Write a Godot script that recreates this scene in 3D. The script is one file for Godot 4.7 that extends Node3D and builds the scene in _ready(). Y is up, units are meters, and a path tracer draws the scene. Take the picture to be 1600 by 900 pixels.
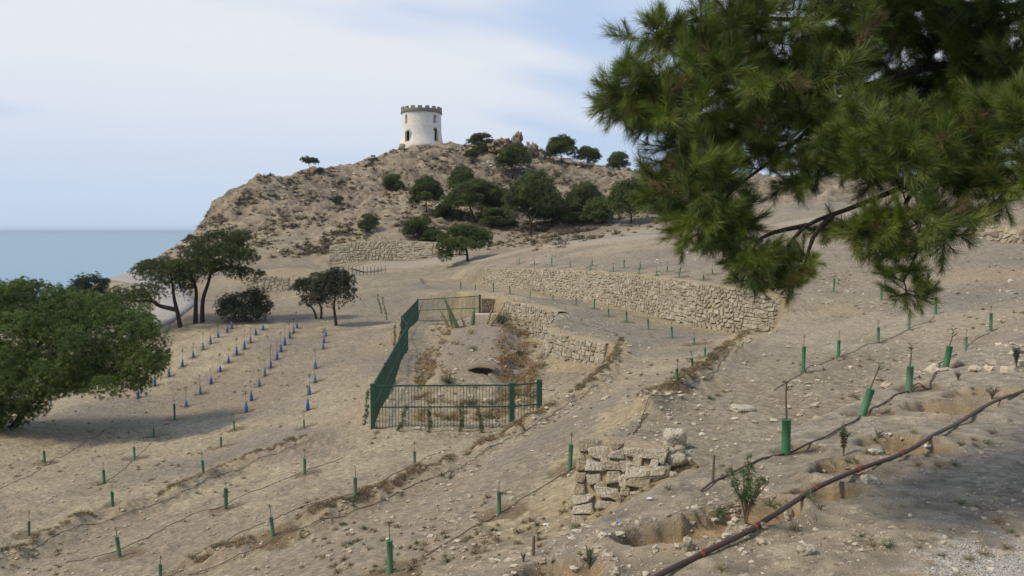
extends Node3D

# ---------------------------------------------------------------- camera model (a pixel of the photograph gives a direction)
const EYE := 1.6            # eye height above the bench the photographer stands on
const FOCAL := 1250.0       # pixels of a 1600 wide picture
const PITCH := 0.0703       # radians downwards (puts the sea horizon on its line)

var rng := RandomNumberGenerator.new()
var used_names := {}

func pix_dir(u: float, v: float) -> Vector3:
	var a := (u - 800.0) / FOCAL
	var b := (450.0 - v) / FOCAL
	return Vector3(a, -sin(PITCH) + b * cos(PITCH), -cos(PITCH) - b * sin(PITCH))

func P(u: float, v: float, d: float) -> Vector3:
	var r := pix_dir(u, v)
	var t := d / -r.z
	return Vector3(r.x * t, EYE + r.y * t, -d)

# ---------------------------------------------------------------- terrain: smooth sheets through measured points, stepped along the terrace edges
const NR := 860
const NC := 620
const D0 := 1.5
const DK := 0.0063
const SW := 0.86
var HT := PackedFloat32Array()    # heights of the ground mesh
var CT := PackedColorArray()      # colours of the ground mesh

func row_d(i: float) -> float: return D0 * exp(DK * i)
func col_s(j: float) -> float: return (j / (NC - 1.0) * 2.0 - 1.0) * SW
func d_row(d: float) -> float: return log(maxf(d, D0) / D0) / DK
func x_col(x: float, d: float) -> float: return (x / (d + 1.0) / SW + 1.0) * 0.5 * (NC - 1.0)

func gh(x: float, d: float) -> float:
	var fi := clampf(d_row(d), 0.0, NR - 1.001)
	var fj := clampf(x_col(x, d), 0.0, NC - 1.001)
	var i := int(fi)
	var j := int(fj)
	var ti := fi - i
	var tj := fj - j
	var k := i * NC + j
	return lerpf(lerpf(HT[k], HT[k + 1], tj), lerpf(HT[k + NC], HT[k + NC + 1], tj), ti)

func ground(x: float, d: float) -> Vector3: return Vector3(x, gh(x, d), -d)

# where the sight line through a pixel first meets the ground
func hit(u: float, v: float, start := 1.8) -> Vector3:
	var r := pix_dir(u, v)
	r /= -r.z
	var d := start
	var last := d
	while d < 320.0:
		if EYE + r.y * d < gh(r.x * d, d):
			for k in 14:
				var m := (last + d) * 0.5
				if EYE + r.y * m < gh(r.x * m, m): d = m
				else: last = m
			return ground(r.x * d, d)
		last = d
		d *= 1.006
	return ground(r.x * 180.0, 180.0)

func tps_solve(pts: Array, smooth: float) -> Dictionary:
	var n := pts.size()
	var N := n + 3
	var m := []
	for i in N:
		var row := PackedFloat64Array()
		row.resize(N + 1)
		m.append(row)
	for i in n:
		var p: Vector3 = pts[i]
		var row: PackedFloat64Array = m[i]
		for j in n:
			var q: Vector3 = pts[j]
			var r2 := (Vector2(p.x, p.z) - Vector2(q.x, q.z)).length_squared() * 0.01
			row[j] = 0.0 if r2 < 1e-9 else 0.5 * r2 * log(r2)
		row[i] += smooth
		row[n] = 1.0
		row[n + 1] = p.x * 0.1
		row[n + 2] = p.z * 0.1
		row[N] = p.y
		m[i] = row
		for k in 3:
			var rr: PackedFloat64Array = m[n + k]
			rr[i] = [1.0, p.x * 0.1, p.z * 0.1][k]
			m[n + k] = rr
	for c in N:
		var best := c
		for r in range(c + 1, N):
			if absf(m[r][c]) > absf(m[best][c]): best = r
		var tmp = m[c]
		m[c] = m[best]
		m[best] = tmp
		var pc: PackedFloat64Array = m[c]
		var inv := 1.0 / pc[c]
		for r in range(c + 1, N):
			var pr: PackedFloat64Array = m[r]
			var f := pr[c] * inv
			if f != 0.0:
				for k in range(c, N + 1): pr[k] -= f * pc[k]
				m[r] = pr
	var w := PackedFloat64Array()
	w.resize(N)
	for c in range(N - 1, -1, -1):
		var s: float = m[c][N]
		for k in range(c + 1, N): s -= m[c][k] * w[k]
		w[c] = s / m[c][c]
	return {"p": pts, "w": w}

func tps_at(t: Dictionary, x: float, z: float) -> float:
	var pts: Array = t.p
	var w: PackedFloat64Array = t.w
	var n := pts.size()
	var s := w[n] + w[n + 1] * x * 0.1 + w[n + 2] * z * 0.1
	for i in n:
		var p: Vector3 = pts[i]
		var r2 := ((p.x - x) * (p.x - x) + (p.z - z) * (p.z - z)) * 0.01
		if r2 > 1e-9: s += w[i] * 0.5 * r2 * log(r2)
	return s

# signed distance to an edge line of [x, d, half width]: positive on its right-hand side; .y is the half width there
func edge_at(line: Array, x: float, d: float) -> Vector2:
	var best := 1e12
	var sgn := 1.0
	var wid := 1.0
	for i in line.size() - 1:
		var a: Vector3 = line[i]
		var b: Vector3 = line[i + 1]
		var ex := b.x - a.x
		var ed := b.y - a.y
		var t := clampf(((x - a.x) * ex + (d - a.y) * ed) / (ex * ex + ed * ed), 0.0, 1.0)
		var dx := x - a.x - ex * t
		var dd := d - a.y - ed * t
		var q := dx * dx + dd * dd
		if q < best - 1e-6:
			best = q
			sgn = 1.0 if ed * dx - ex * dd > 0.0 else -1.0
			wid = lerpf(a.z, b.z, t)
	return Vector2(sqrt(best) * sgn, wid)

func edge_line(list: Array) -> Array:
	var out := []
	for e in list:
		if e.size() == 4:
			var p := P(e[0], e[1], e[2])
			out.append(Vector3(p.x, -p.z, e[3]))
		else:
			out.append(Vector3(e[0], e[1], e[2]))
	return out

func pts(list: Array) -> Array:
	var out := []
	for e in list: out.append(P(e[0], e[1], e[2]))
	return out

func wpts(list: Array) -> Array:      # x, height relative to the eye, distance
	var out := []
	for e in list: out.append(Vector3(e[0], EYE + e[1], -e[2]))
	return out

var LONG_TOP := [[757, 418, 81], [800, 419, 75], [870, 421, 66], [940, 425, 58], [1000, 430, 52], [1060, 437, 47], [1120, 447, 44], [1180, 457, 42], [1222, 466, 41]]
var LONG_FOOT := [[757, 447, 81], [800, 453, 75], [870, 463, 66], [940, 475, 58], [1000, 486, 52], [1060, 499, 47], [1120, 514, 44], [1180, 527, 42], [1222, 533, 41]]
var LOW_TOP := [[752, 464, 63], [785, 470, 59], [830, 477, 53.5], [869, 487, 49], [850, 512, 43.5], [870, 521, 42], [905, 529, 40], [945, 537, 38]]
var LOW_FOOT := [[752, 500, 63], [785, 505, 59], [830, 523, 53.5], [869, 538, 49], [850, 550, 43.5], [870, 556, 42], [905, 563, 40], [945, 572, 38]]
var sA: Dictionary
var sB: Dictionary
var sC: Dictionary
var sD: Dictionary
var lAB: Array
var lBC: Array
var lCD: Array
var road_lines := []
var roads_xy := []
var n_big := FastNoiseLite.new()
var n_mid := FastNoiseLite.new()
var n_fine := FastNoiseLite.new()
var n_ridge := FastNoiseLite.new()

func noise_set(n: FastNoiseLite, s: int, f: float, oct: int, ridged := false) -> void:
	n.seed = s
	n.noise_type = FastNoiseLite.TYPE_SIMPLEX_SMOOTH
	n.frequency = f
	n.fractal_type = FastNoiseLite.FRACTAL_RIDGED if ridged else FastNoiseLite.FRACTAL_FBM
	n.fractal_octaves = oct

func make_surfaces() -> void:
	var hill := pts([[400, 412, 108], [520, 411, 111], [640, 411, 108], [690, 408, 104], [727, 411, 100], [560, 381, 114], [650, 379, 113],
		[400, 352, 130], [500, 332, 135], [600, 320, 140], [560, 290, 155], [450, 302, 148], [700, 332, 130], [760, 352, 122], [850, 357, 118], [700, 280, 158], [800, 300, 146], [900, 302, 142], [960, 330, 120],
		[345, 303, 150], [400, 288, 158], [480, 272, 166], [550, 258, 172], [620, 236, 178], [660, 227, 181], [700, 224, 180], [760, 228, 176], [800, 234, 172], [840, 247, 170], [880, 255, 172], [960, 265, 175], [1050, 275, 180], [1200, 285, 185], [1400, 290, 190], [1600, 285, 195], [1750, 270, 200],
		[338, 344, 140], [285, 379, 128], [240, 405, 120], [210, 424, 112], [340, 395, 116],
		[850, 386, 88], [780, 401, 98], [920, 380, 84], [1000, 373, 78], [1000, 347, 108], [1200, 332, 104], [1400, 326, 98], [1200, 352, 80], [1300, 330, 82], [1450, 322, 78], [1600, 300, 90], [1750, 280, 90]])
	hill += wpts([[-45, 0, 195], [-20, 8, 215], [0, 8, 225], [25, 4, 225], [60, 4, 230], [110, 6, 240], [-70, -22, 150], [-68, -20, 132], [-70, -18, 116], [-66, -24, 175], [-62, -20, 210], [-90, -40, 150], [-95, -45, 100], [-110, -50, 250], [0, -30, 300], [-60, -45, 290], [100, -20, 320], [200, 0, 320], [160, 12, 200], [100, 8, 110]])
	# the planted field, the cistern floor and everything down to the coast road
	var left := pts([[427, 835, 19], [555, 775, 22], [648, 728, 25.3], [187, 868, 19.5], [353, 793, 23], [476, 740, 27.2], [176, 790, 26.5], [318, 738, 31], [163, 755, 29.5], [210, 716, 35], [70, 722, 35], [45, 835, 24], [0, 900, 20.5], [250, 905, 18.3], [0, 740, 33], [20, 660, 42], [345, 698, 36], [-200, 900, 19], [-250, 720, 33]])
	var field := pts([[385, 642, 42.5], [400, 600, 48.5], [440, 560, 53], [480, 640, 39.5], [490, 600, 45], [510, 522, 60], [525, 508, 63], [465, 495, 68], [330, 540, 58], [290, 635, 47], [213, 620, 50], [240, 570, 57], [310, 503, 66], [380, 497, 67],
		[575, 645, 34], [560, 560, 47.5], [600, 520, 57], [610, 470, 74], [600, 440, 86], [560, 450, 82], [583, 672, 31], [700, 672, 31], [800, 672, 31], [845, 668, 31], [637, 551, 52], [652, 503, 64], [750, 502, 61], [700, 600, 40], [800, 600, 40],
		[250, 503, 67], [285, 472, 78], [330, 440, 93], [245, 443, 98], [195, 437, 104], [385, 460, 88], [420, 463, 87.3], [450, 458, 86.6], [385, 432, 91], [420, 430, 90.5], [452, 431, 90], [520, 425, 99], [30, 622, 60], [170, 545, 66], [100, 590, 62], [190, 478, 84], [165, 437, 104], [140, 452, 95], [120, 482, 84], [60, 522, 76], [640, 430, 95], [690, 430, 90]])
	field += wpts([[-60, -16, 60], [-62, -15, 75], [-66, -17, 95], [-42, -14, 44], [-40, -13, 30], [-80, -35, 60], [-80, -40, 40], [-30, -11, 15], [-12, -8, 5], [-40, -15, 10], [5, -7.5, 25], [12, -7, 32]])
	var low_foot := pts(LOW_FOOT)
	sD = tps_solve(hill + left + field + low_foot, 0.02)
	var mid := pts([[610, 893, 13.5], [780, 800, 15.8], [890, 733, 18], [830, 690, 22.3], [900, 650, 24], [960, 640, 21.5], [1020, 600, 25], [1082, 575, 29], [1101, 557, 31.5], [1050, 527, 37], [979, 503, 46], [928, 482, 53], [870, 470, 57], [800, 457, 66], [730, 450, 74], [965, 545, 36.5], [840, 654, 28.3], [900, 615, 30.3], [950, 575, 33.2], [760, 702, 26], [700, 737, 24], [690, 433, 90], [640, 430, 95], [640, 445, 84],
		[700, 850, 14.5], [600, 960, 12], [1050, 780, 12.5], [960, 818, 12.9], [900, 872, 10.7], [1100, 722, 14.1], [888, 826, 14.6], [930, 808, 13.9], [862, 815, 14.9], [985, 768, 14.0], [1034, 726, 14.0]])
	mid += wpts([[3, -4.4, 9], [8, -4.3, 9], [-3, -4.9, 9], [-8, -5.6, 7], [0, -4.5, 6], [14, -4.3, 12]])
	sC = tps_solve(hill + left + mid + pts(LONG_FOOT) + pts(LOW_TOP), 0.02)
	var upper := pts([[1228, 705, 15.6], [1345, 648, 18.5], [1420, 608, 21], [1477, 573, 23.3], [1509, 545, 26], [1548, 516, 28], [1255, 580, 22.5], [1310, 556, 25.3], [1372, 535, 28], [1420, 515, 31], [1462, 490, 35], [1377, 468, 41], [1302, 456, 45], [1010, 640, 19.3], [1100, 580, 24], [1160, 545, 29], [1220, 492, 40], [905, 684, 15.2], [1000, 695, 14.7], [960, 668, 16.6], [1050, 780, 12.5], [1100, 722, 14.1], [1600, 520, 22], [1600, 480, 32], [1580, 440, 42], [1560, 415, 46], [1560, 372, 60], [1300, 385, 60], [1200, 404, 54], [1100, 404, 59], [1000, 402, 66], [900, 403, 75], [1700, 500, 24], [1750, 440, 40], [1130, 425, 48], [1450, 400, 52]])
	upper += wpts([[3, -4.4, 9], [8, -4.3, 9], [-3, -4.7, 9], [0, -4.5, 6], [14, -3.6, 12], [20, -3, 18], [24, -2, 30]])
	sB = tps_solve(hill + upper + pts(LONG_TOP), 0.02)
	sA = tps_solve(pts([[1550, 870, 4.0], [1100, 870, 4.2], [1300, 780, 5.0], [1600, 610, 8.4], [1400, 700, 6.3], [1200, 755, 5.7], [850, 895, 4.6], [1600, 545, 11.5], [1480, 620, 8.6], [1000, 800, 5.6]]) + wpts([[0, -1.6, 0], [4, -1.55, 1], [-2, -1.9, 2.5], [8, -1.5, 6], [12, -1.6, 12]]), 0.02)
	lAB = edge_line([[-6, 3.2, 1.0], [790, 900, 4.75, 0.9], [900, 842, 5.4, 0.9], [1000, 792, 6.0, 1.0], [1100, 748, 6.6, 1.1], [1200, 716, 7.1, 1.2], [1300, 668, 8.2, 1.2], [1400, 630, 9.4, 1.3], [1500, 582, 11.2, 1.4], [1600, 537, 14, 1.5], [16, 19, 1.6], [24, 26, 1.6]])
	var bc := [[1046, 718, 14.45, 0.2], [1000, 702, 14.8, 0.12], [914, 690, 15.3, 0.12], [922, 680, 16.0, 0.4], [945, 664, 17.0, 0.9], [1010, 640, 19.3, 0.9], [1060, 605, 21.8, 0.9], [1100, 582, 24, 0.9], [1160, 547, 29, 0.9], [1200, 520, 34.5, 0.8], [1222, 500, 40, 0.5]]
	var top := LONG_TOP.duplicate()
	top.reverse()
	for e in top: bc.append([e[0], e[1], e[2] + 0.6, 0.2])
	bc += [[735, 424, 86, 1.5], [700, 430, 93, 2.5]]
	lBC = edge_line(bc)
	var cd := [[-12, 9, 1.2], [100, 990, 14.2, 1.2], [300, 900, 17.3, 1.0], [420, 850, 19.3, 0.9], [600, 780, 22.4, 0.9], [700, 739, 24.3, 0.9], [790, 692, 26.5, 0.9], [843, 657, 28.6, 0.8], [880, 640, 29.4, 0.8], [930, 600, 32, 0.8], [960, 570, 34.2, 0.7], [966, 548, 36.8, 0.5], [955, 538, 37.8, 0.25]]
	var ltop := LOW_TOP.duplicate()
	ltop.reverse()
	for e in ltop: cd.append([e[0], e[1], e[2] + (0.55 if e[0] != 945 else 0.1), 0.2])
	cd += [[700, 455, 70, 0.8], [670, 440, 82, 2.0]]
	lCD = edge_line(cd)

# [name, list of pixel + distance, width]
var ROADS := [
	["coast", [[-120, 690, 52], [30, 622, 60], [110, 585, 62], [180, 543, 65], [240, 507, 67], [272, 483, 74], [276, 466, 82], [258, 452, 92], [240, 444, 98], [205, 437, 104], [180, 433, 110]], 3.6],
	["hill", [[560, 414, 104], [600, 412, 106], [650, 411, 105], [700, 408, 103], [760, 402, 98], [820, 392, 92], [880, 384, 87], [950, 377, 82], [1020, 371, 78], [1100, 355, 77], [1200, 340, 77], [1300, 329, 77], [1400, 322, 77], [1500, 318, 77], [1650, 305, 80]], 4.0]]

func spline(list: Array, step: float) -> Array:
	var c := Curve3D.new()
	for i in list.size():
		var a: Vector3 = list[maxi(i - 1, 0)]
		var b: Vector3 = list[mini(i + 1, list.size() - 1)]
		var t := (b - a) / 6.0
		c.add_point(list[i], -t, t)
	c.bake_interval = step
	return Array(c.get_baked_points())

func build_heights() -> void:
	noise_set(n_big, 11, 0.035, 4)
	noise_set(n_mid, 12, 0.33, 4)
	noise_set(n_fine, 13, 2.1, 3)
	noise_set(n_ridge, 14, 0.075, 4, true)
	make_surfaces()
	for r in ROADS:
		var l := spline(pts(r[1]), 2.0)
		roads_xy.append(l)
		var e := []
		for p in l: e.append(Vector3(p.x, -p.z, r[2]))
		road_lines.append(e)
	# coarse fields, interpolated to the mesh
	var st := 8
	var ni := (NR - 2) / st + 2
	var nj := (NC - 2) / st + 2
	var f := []
	for k in 4:
		var a := PackedFloat32Array()
		a.resize(ni * nj)
		f.append(a)
	var g := [sA, sB, sC, sD]
	for k in 4:
		var a := PackedFloat32Array()
		a.resize(ni * nj)
		for i in ni:
			var d := row_d(i * st)
			if k == 0 and d > 40.0:
				for j in nj: a[i * nj + j] = 0.0
				continue
			for j in nj:
				a[i * nj + j] = tps_at(g[k], col_s(j * st) * (d + 1.0), -d)
		f[k] = a
	var s2 := 4
	var mi := (NR - 2) / s2 + 2
	var mj := (NC - 2) / s2 + 2
	var e := []
	var lines := [lAB, lBC, lCD, road_lines[0], road_lines[1]]
	for k in 5:
		var a := PackedFloat32Array()
		var b := PackedFloat32Array()
		a.resize(mi * mj)
		b.resize(mi * mj)
		for i in mi:
			var d := row_d(i * s2)
			if (k == 0 and d > 45.0) or (k >= 3 and d < 40.0):
				for j in mj:
					a[i * mj + j] = -50.0 if k == 0 else 99.0
					b[i * mj + j] = 1.0
				continue
			for j in mj:
				var q := edge_at(lines[k], col_s(j * s2) * (d + 1.0), d)
				a[i * mj + j] = q.x if k < 3 else absf(q.x)
				b[i * mj + j] = q.y
		e.append([a, b])
	HT.resize(NR * NC)
	CT.resize(NR * NC)
	var fa: PackedFloat32Array = f[0]
	var fb: PackedFloat32Array = f[1]
	var fc: PackedFloat32Array = f[2]
	var fd: PackedFloat32Array = f[3]
	var eab: PackedFloat32Array = e[0][0]
	var wab: PackedFloat32Array = e[0][1]
	var ebc: PackedFloat32Array = e[1][0]
	var wbc: PackedFloat32Array = e[1][1]
	var ecd: PackedFloat32Array = e[2][0]
	var wcd: PackedFloat32Array = e[2][1]
	var er0: PackedFloat32Array = e[3][0]
	var er1: PackedFloat32Array = e[4][0]
	for i in NR:
		var d := row_d(i)
		var qi := i / st
		var ti := float(i - qi * st) / st
		var ri := i / s2
		var ui := float(i - ri * s2) / s2
		for j in NC:
			var x := col_s(j) * (d + 1.0)
			var qj := j / st
			var tj := float(j - qj * st) / st
			var k := qi * nj + qj
			var w00 := (1.0 - ti) * (1.0 - tj)
			var w01 := (1.0 - ti) * tj
			var w10 := ti * (1.0 - tj)
			var w11 := ti * tj
			var hb := fb[k] * w00 + fb[k + 1] * w01 + fb[k + nj] * w10 + fb[k + nj + 1] * w11
			var hc := fc[k] * w00 + fc[k + 1] * w01 + fc[k + nj] * w10 + fc[k + nj + 1] * w11
			var hd := fd[k] * w00 + fd[k + 1] * w01 + fd[k + nj] * w10 + fd[k + nj + 1] * w11
			var rj := j / s2
			var uj := float(j - rj * s2) / s2
			var m := ri * mj + rj
			w00 = (1.0 - ui) * (1.0 - uj)
			w01 = (1.0 - ui) * uj
			w10 = ui * (1.0 - uj)
			w11 = ui * uj
			var sbc := ebc[m] * w00 + ebc[m + 1] * w01 + ebc[m + mj] * w10 + ebc[m + mj + 1] * w11
			var scd := ecd[m] * w00 + ecd[m + 1] * w01 + ecd[m + mj] * w10 + ecd[m + mj + 1] * w11
			var a_cd := smoothstep(-wcd[m], wcd[m] * 0.3, scd)
			var a_bc := smoothstep(-wbc[m], wbc[m] * 0.3, sbc)
			var h := lerpf(lerpf(hd, hc, a_cd), hb, a_bc)
			var bench := 0.0
			if d < 45.0:
				k = qi * nj + qj
				var sab := lerpf(lerpf(eab[m], eab[m + 1], uj), lerpf(eab[m + mj], eab[m + mj + 1], uj), ui)
				bench = smoothstep(-wab[m] * 1.9, 0.1, sab)
				if bench > 0.0:
					var ha := lerpf(lerpf(fa[k], fa[k + 1], tj), lerpf(fa[k + nj], fa[k + nj + 1], tj), ti)
					h = lerpf(h, ha, bench)
			var r0 := er0[m] * w00 + er0[m + 1] * w01 + er0[m + mj] * w10 + er0[m + mj + 1] * w11
			var r1 := er1[m] * w00 + er1[m + 1] * w01 + er1[m + mj] * w10 + er1[m + mj + 1] * w11
			var road := minf(r0 - 1.8, r1 - 2.0)
			# relief
			var nb := n_big.get_noise_2d(x, d)
			var nm := n_mid.get_noise_2d(x, d)
			var hilly := smoothstep(112.0, 126.0, d + x * 0.1)
			hilly *= smoothstep(0.5, 5.0, road)
			var rough := 0.0
			var nf := 0.0
			if d > 85.0:
				var rg := n_ridge.get_noise_2d(x + nb * 9.0, d * 0.8)
				rough = (rg * 0.9 - 0.12) * hilly
				nf = n_mid.get_noise_2d(x * 2.6 + 70.0, d * 2.2)
				h += rough * 1.25 + (nm * 0.65 + nf * 0.3) * hilly
			h += nb * 0.22 * smoothstep(0.0, 4.0, road) * (1.0 - bench)
			if d < 85.0:
				nf = n_fine.get_noise_2d(x, d)
				var amp := 0.035 if bench < 0.5 else 0.022
				h += nf * amp * smoothstep(-1.0, 1.0, road) + nm * (0.06 if bench < 0.5 else 0.045) * smoothstep(0.0, 2.0, road)
			if scd < 0.0 and d < 62.0 and bench < 0.5:
				var across := x * 0.86 - d * 0.5 + nm * 0.9          # rows run up the slope
				h += sin(across * 5.2) * 0.022 * smoothstep(-0.1, 0.25, nb + nm * 0.5 + 0.15) * smoothstep(62.0, 40.0, d)
			HT[i * NC + j] = h
			# colour of the earth: linear values, patches of loam, sand, grey rubble
			var c := Color(0.335, 0.285, 0.2)
			var sand := smoothstep(-0.05, 0.4, nb + nm * 0.35)
			c = c.lerp(Color(0.43, 0.37, 0.25), sand * 0.9)
			var grey := smoothstep(0.0, 0.45, n_big.get_noise_2d(x * 1.7 + 300.0, d * 1.7) + nm * 0.3)
			c = c.lerp(Color(0.25, 0.222, 0.178), grey * 0.8)
			if sbc > 0.0: c = c.lerp(Color(0.32, 0.285, 0.23), smoothstep(-0.2, 0.2, nm + nf * 0.4) * 0.32)     # grey marl rubble of the upper terrace
			if d > 12.0 and d < 75.0:                         # bare compacted sand on the faces of the terrace banks
				var face := smoothstep(-2.6, -0.9, scd) * (1.0 - smoothstep(0.2, 1.0, scd)) * smoothstep(-8.0, -2.0, x)
				face = maxf(face, smoothstep(-2.8, -0.9, sbc) * (1.0 - smoothstep(0.0, 0.7, sbc)))
				# washed yellow sand lies there in ragged sheets with an outline of their own
				var sheet := smoothstep(0.42, 0.56, face * 0.75 + nm * 0.55 + nf * 0.3)
				c = c.lerp(Color(0.42, 0.355, 0.225), sheet * 0.75)
			if bench > 0.3: c = c.lerp(Color(0.37, 0.325, 0.245), 0.6)
			if hilly > 0.0:
				var rocky := smoothstep(-0.4, 0.45, nm * 0.8 + nb * 0.5 + nf * 0.5)
				var hc2 := Color(0.15, 0.122, 0.09).lerp(Color(0.32, 0.265, 0.185), rocky)
				hc2 = hc2.lerp(Color(0.46, 0.385, 0.27), smoothstep(0.3, 0.6, n_ridge.get_noise_2d(x * 1.9 + 50.0, d * 2.3)) * 0.5)
				c = c.lerp(hc2, hilly)
			var v := 1.0 + nf * 0.35 + nm * 0.2
			CT[i * NC + j] = Color(c.r * v, c.g * v, c.b * v)

# run a function over the ground vertices near a point: f.call(index, distance fraction, x offset, d offset)
func stamp(x: float, d: float, rx: float, rd: float, f: Callable) -> void:
	var i0 := maxi(int(d_row(d - rd)), 0)
	var i1 := mini(int(d_row(d + rd)) + 1, NR - 1)
	for i in range(i0, i1 + 1):
		var dd := row_d(i)
		var j0 := maxi(int(x_col(x - rx, dd)), 0)
		var j1 := mini(int(x_col(x + rx, dd)) + 1, NC - 1)
		for j in range(j0, j1 + 1):
			var ox := (col_s(j) * (dd + 1.0) - x) / rx
			var od := (dd - d) / rd
			var q := sqrt(ox * ox + od * od)
			if q < 1.0: f.call(i * NC + j, q, ox, od)

func pit(x: float, d: float, rx: float, rd: float, depth: float, col: Color, mixed: float, rim := 0.25) -> void:
	stamp(x, d, rx * 1.45, rd * 1.45, func(k, q, ox, od):
		var w: float = q * 1.45 + n_mid.get_noise_2d(x * 9.0 + ox * 3.0, d * 9.0 + od * 3.0) * 0.35
		var inside := 1.0 - smoothstep(0.72, 1.0, w)
		HT[k] += -depth * inside + depth * rim * smoothstep(0.75, 1.05, w) * (1.0 - smoothstep(1.05, 1.42, w))
		var t := inside * mixed
		var v := 1.0 + n_fine.get_noise_2d(x + ox * rx, d + od * rd) * 0.3
		CT[k] = CT[k].lerp(Color(col.r * v, col.g * v, col.b * v), t))

# a low earth ridge or a furrow along a line on the ground
func berm(line: Array, half: float, up: float, col: Color, mixed: float, seedk: float) -> void:
	var done := {}
	for p in line:
		stamp(p.x, -p.z, half * 1.6, half * 1.6, func(k, q, _ox, _od):
			var w := 1.0 - smoothstep(0.0, 1.0, q)
			if w > done.get(k, 0.0): done[k] = w)
	for k in done:
		var w: float = done[k]
		var i: int = k / NC
		var d := row_d(i)
		var x := col_s(k - i * NC) * (d + 1.0)
		var n := n_mid.get_noise_2d(x * 3.0 + seedk, d * 3.0)
		HT[k] += up * w * (1.0 + n * 0.7)
		CT[k] = CT[k].lerp(col, clampf(w * mixed * (1.0 + n), 0.0, 1.0))

func ground_mesh() -> ArrayMesh:
	var V := PackedVector3Array()
	var N := PackedVector3Array()
	V.resize(NR * NC)
	N.resize(NR * NC)
	for i in NR:
		var d := row_d(i)
		for j in NC: V[i * NC + j] = Vector3(col_s(j) * (d + 1.0), HT[i * NC + j], -d)
	for i in NR:
		var ia := maxi(i - 1, 0) * NC
		var ib := mini(i + 1, NR - 1) * NC
		for j in NC:
			var a := V[ib + j] - V[ia + j]
			var b := V[i * NC + mini(j + 1, NC - 1)] - V[i * NC + maxi(j - 1, 0)]
			N[i * NC + j] = b.cross(a).normalized()
	var I := PackedInt32Array()
	I.resize((NR - 1) * (NC - 1) * 6)
	var t := 0
	for i in NR - 1:
		for j in NC - 1:
			var k := i * NC + j
			I[t] = k
			I[t + 1] = k + NC
			I[t + 2] = k + 1
			I[t + 3] = k + 1
			I[t + 4] = k + NC
			I[t + 5] = k + NC + 1
			t += 6
	var arr := []
	arr.resize(Mesh.ARRAY_MAX)
	arr[Mesh.ARRAY_VERTEX] = V
	arr[Mesh.ARRAY_NORMAL] = N
	arr[Mesh.ARRAY_COLOR] = CT
	arr[Mesh.ARRAY_INDEX] = I
	var m := ArrayMesh.new()
	m.add_surface_from_arrays(Mesh.PRIMITIVE_TRIANGLES, arr)
	return m

# ---------------------------------------------------------------- helpers for things and parts
func numbered(called: String) -> String:
	var n: int = used_names.get(called, 0)
	used_names[called] = n + 1
	return called if n == 0 else "%s_%03d" % [called, n]

func tag(o: Node, label: String, category := "", group := "", kind := "") -> Node:
	if label: o.set_meta("label", label)
	if category: o.set_meta("category", category)
	if group: o.set_meta("group", group)
	if kind: o.set_meta("kind", kind)
	return o

func thing(called: String, at: Vector3, label: String, category: String, group := "", turn := 0.0) -> Node3D:
	var o := Node3D.new()
	o.name = numbered(called)
	add_child(o)
	o.position = at
	o.rotation.y = turn
	tag(o, label, category, group)
	return o

func part(called: String, mesh: Mesh, mat: Material, parent: Node3D, at := Transform3D.IDENTITY) -> MeshInstance3D:
	var o := MeshInstance3D.new()
	o.name = called if parent != self else numbered(called)
	o.mesh = mesh
	o.material_override = mat
	o.transform = at
	parent.add_child(o, true)
	return o

func many(called: String, mesh: Mesh, mat: Material, list: Array, parent: Node3D, cols: Array = []) -> MultiMeshInstance3D:
	var mm := MultiMesh.new()
	mm.transform_format = MultiMesh.TRANSFORM_3D
	mm.use_colors = not cols.is_empty()
	mm.mesh = mesh
	mm.instance_count = list.size()
	for i in list.size():
		mm.set_instance_transform(i, list[i])
		if cols: mm.set_instance_color(i, cols[i])
	var o := MultiMeshInstance3D.new()
	o.name = called if parent != self else numbered(called)
	o.multimesh = mm
	o.material_override = mat
	if parent != self: o.set_meta("kind", "stuff")
	parent.add_child(o, true)
	return o

func soft() -> SurfaceTool:
	var st := SurfaceTool.new()
	st.begin(Mesh.PRIMITIVE_TRIANGLES)
	return st

func done(st: SurfaceTool) -> ArrayMesh:
	st.generate_normals()
	return st.commit()

func quad(st: SurfaceTool, a: Vector3, b: Vector3, c: Vector3, d: Vector3) -> void:
	for p in [a, b, c, a, c, d]: st.add_vertex(p)

func box(st: SurfaceTool, c: Vector3, s: Vector3, basis := Basis.IDENTITY) -> void:
	st.set_smooth_group(-1)
	var h := s * 0.5
	for n in 3:
		for sg in [-1.0, 1.0]:
			var o := Vector3.ZERO
			o[n] = sg
			var p := Vector3.ZERO
			p[(n + 1) % 3] = 1.0
			var q := o.cross(p)
			quad(st, c + basis * ((o + p + q) * h), c + basis * ((o + p - q) * h), c + basis * ((o - p - q) * h), c + basis * ((o - p + q) * h))

func frame_at(dir: Vector3) -> Basis:
	var y := dir.normalized()
	var x := y.cross(Vector3(0.31, 0.2, 0.93) if absf(y.z) < 0.9 else Vector3(1, 0, 0)).normalized()
	return Basis(x, y, x.cross(y))

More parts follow.
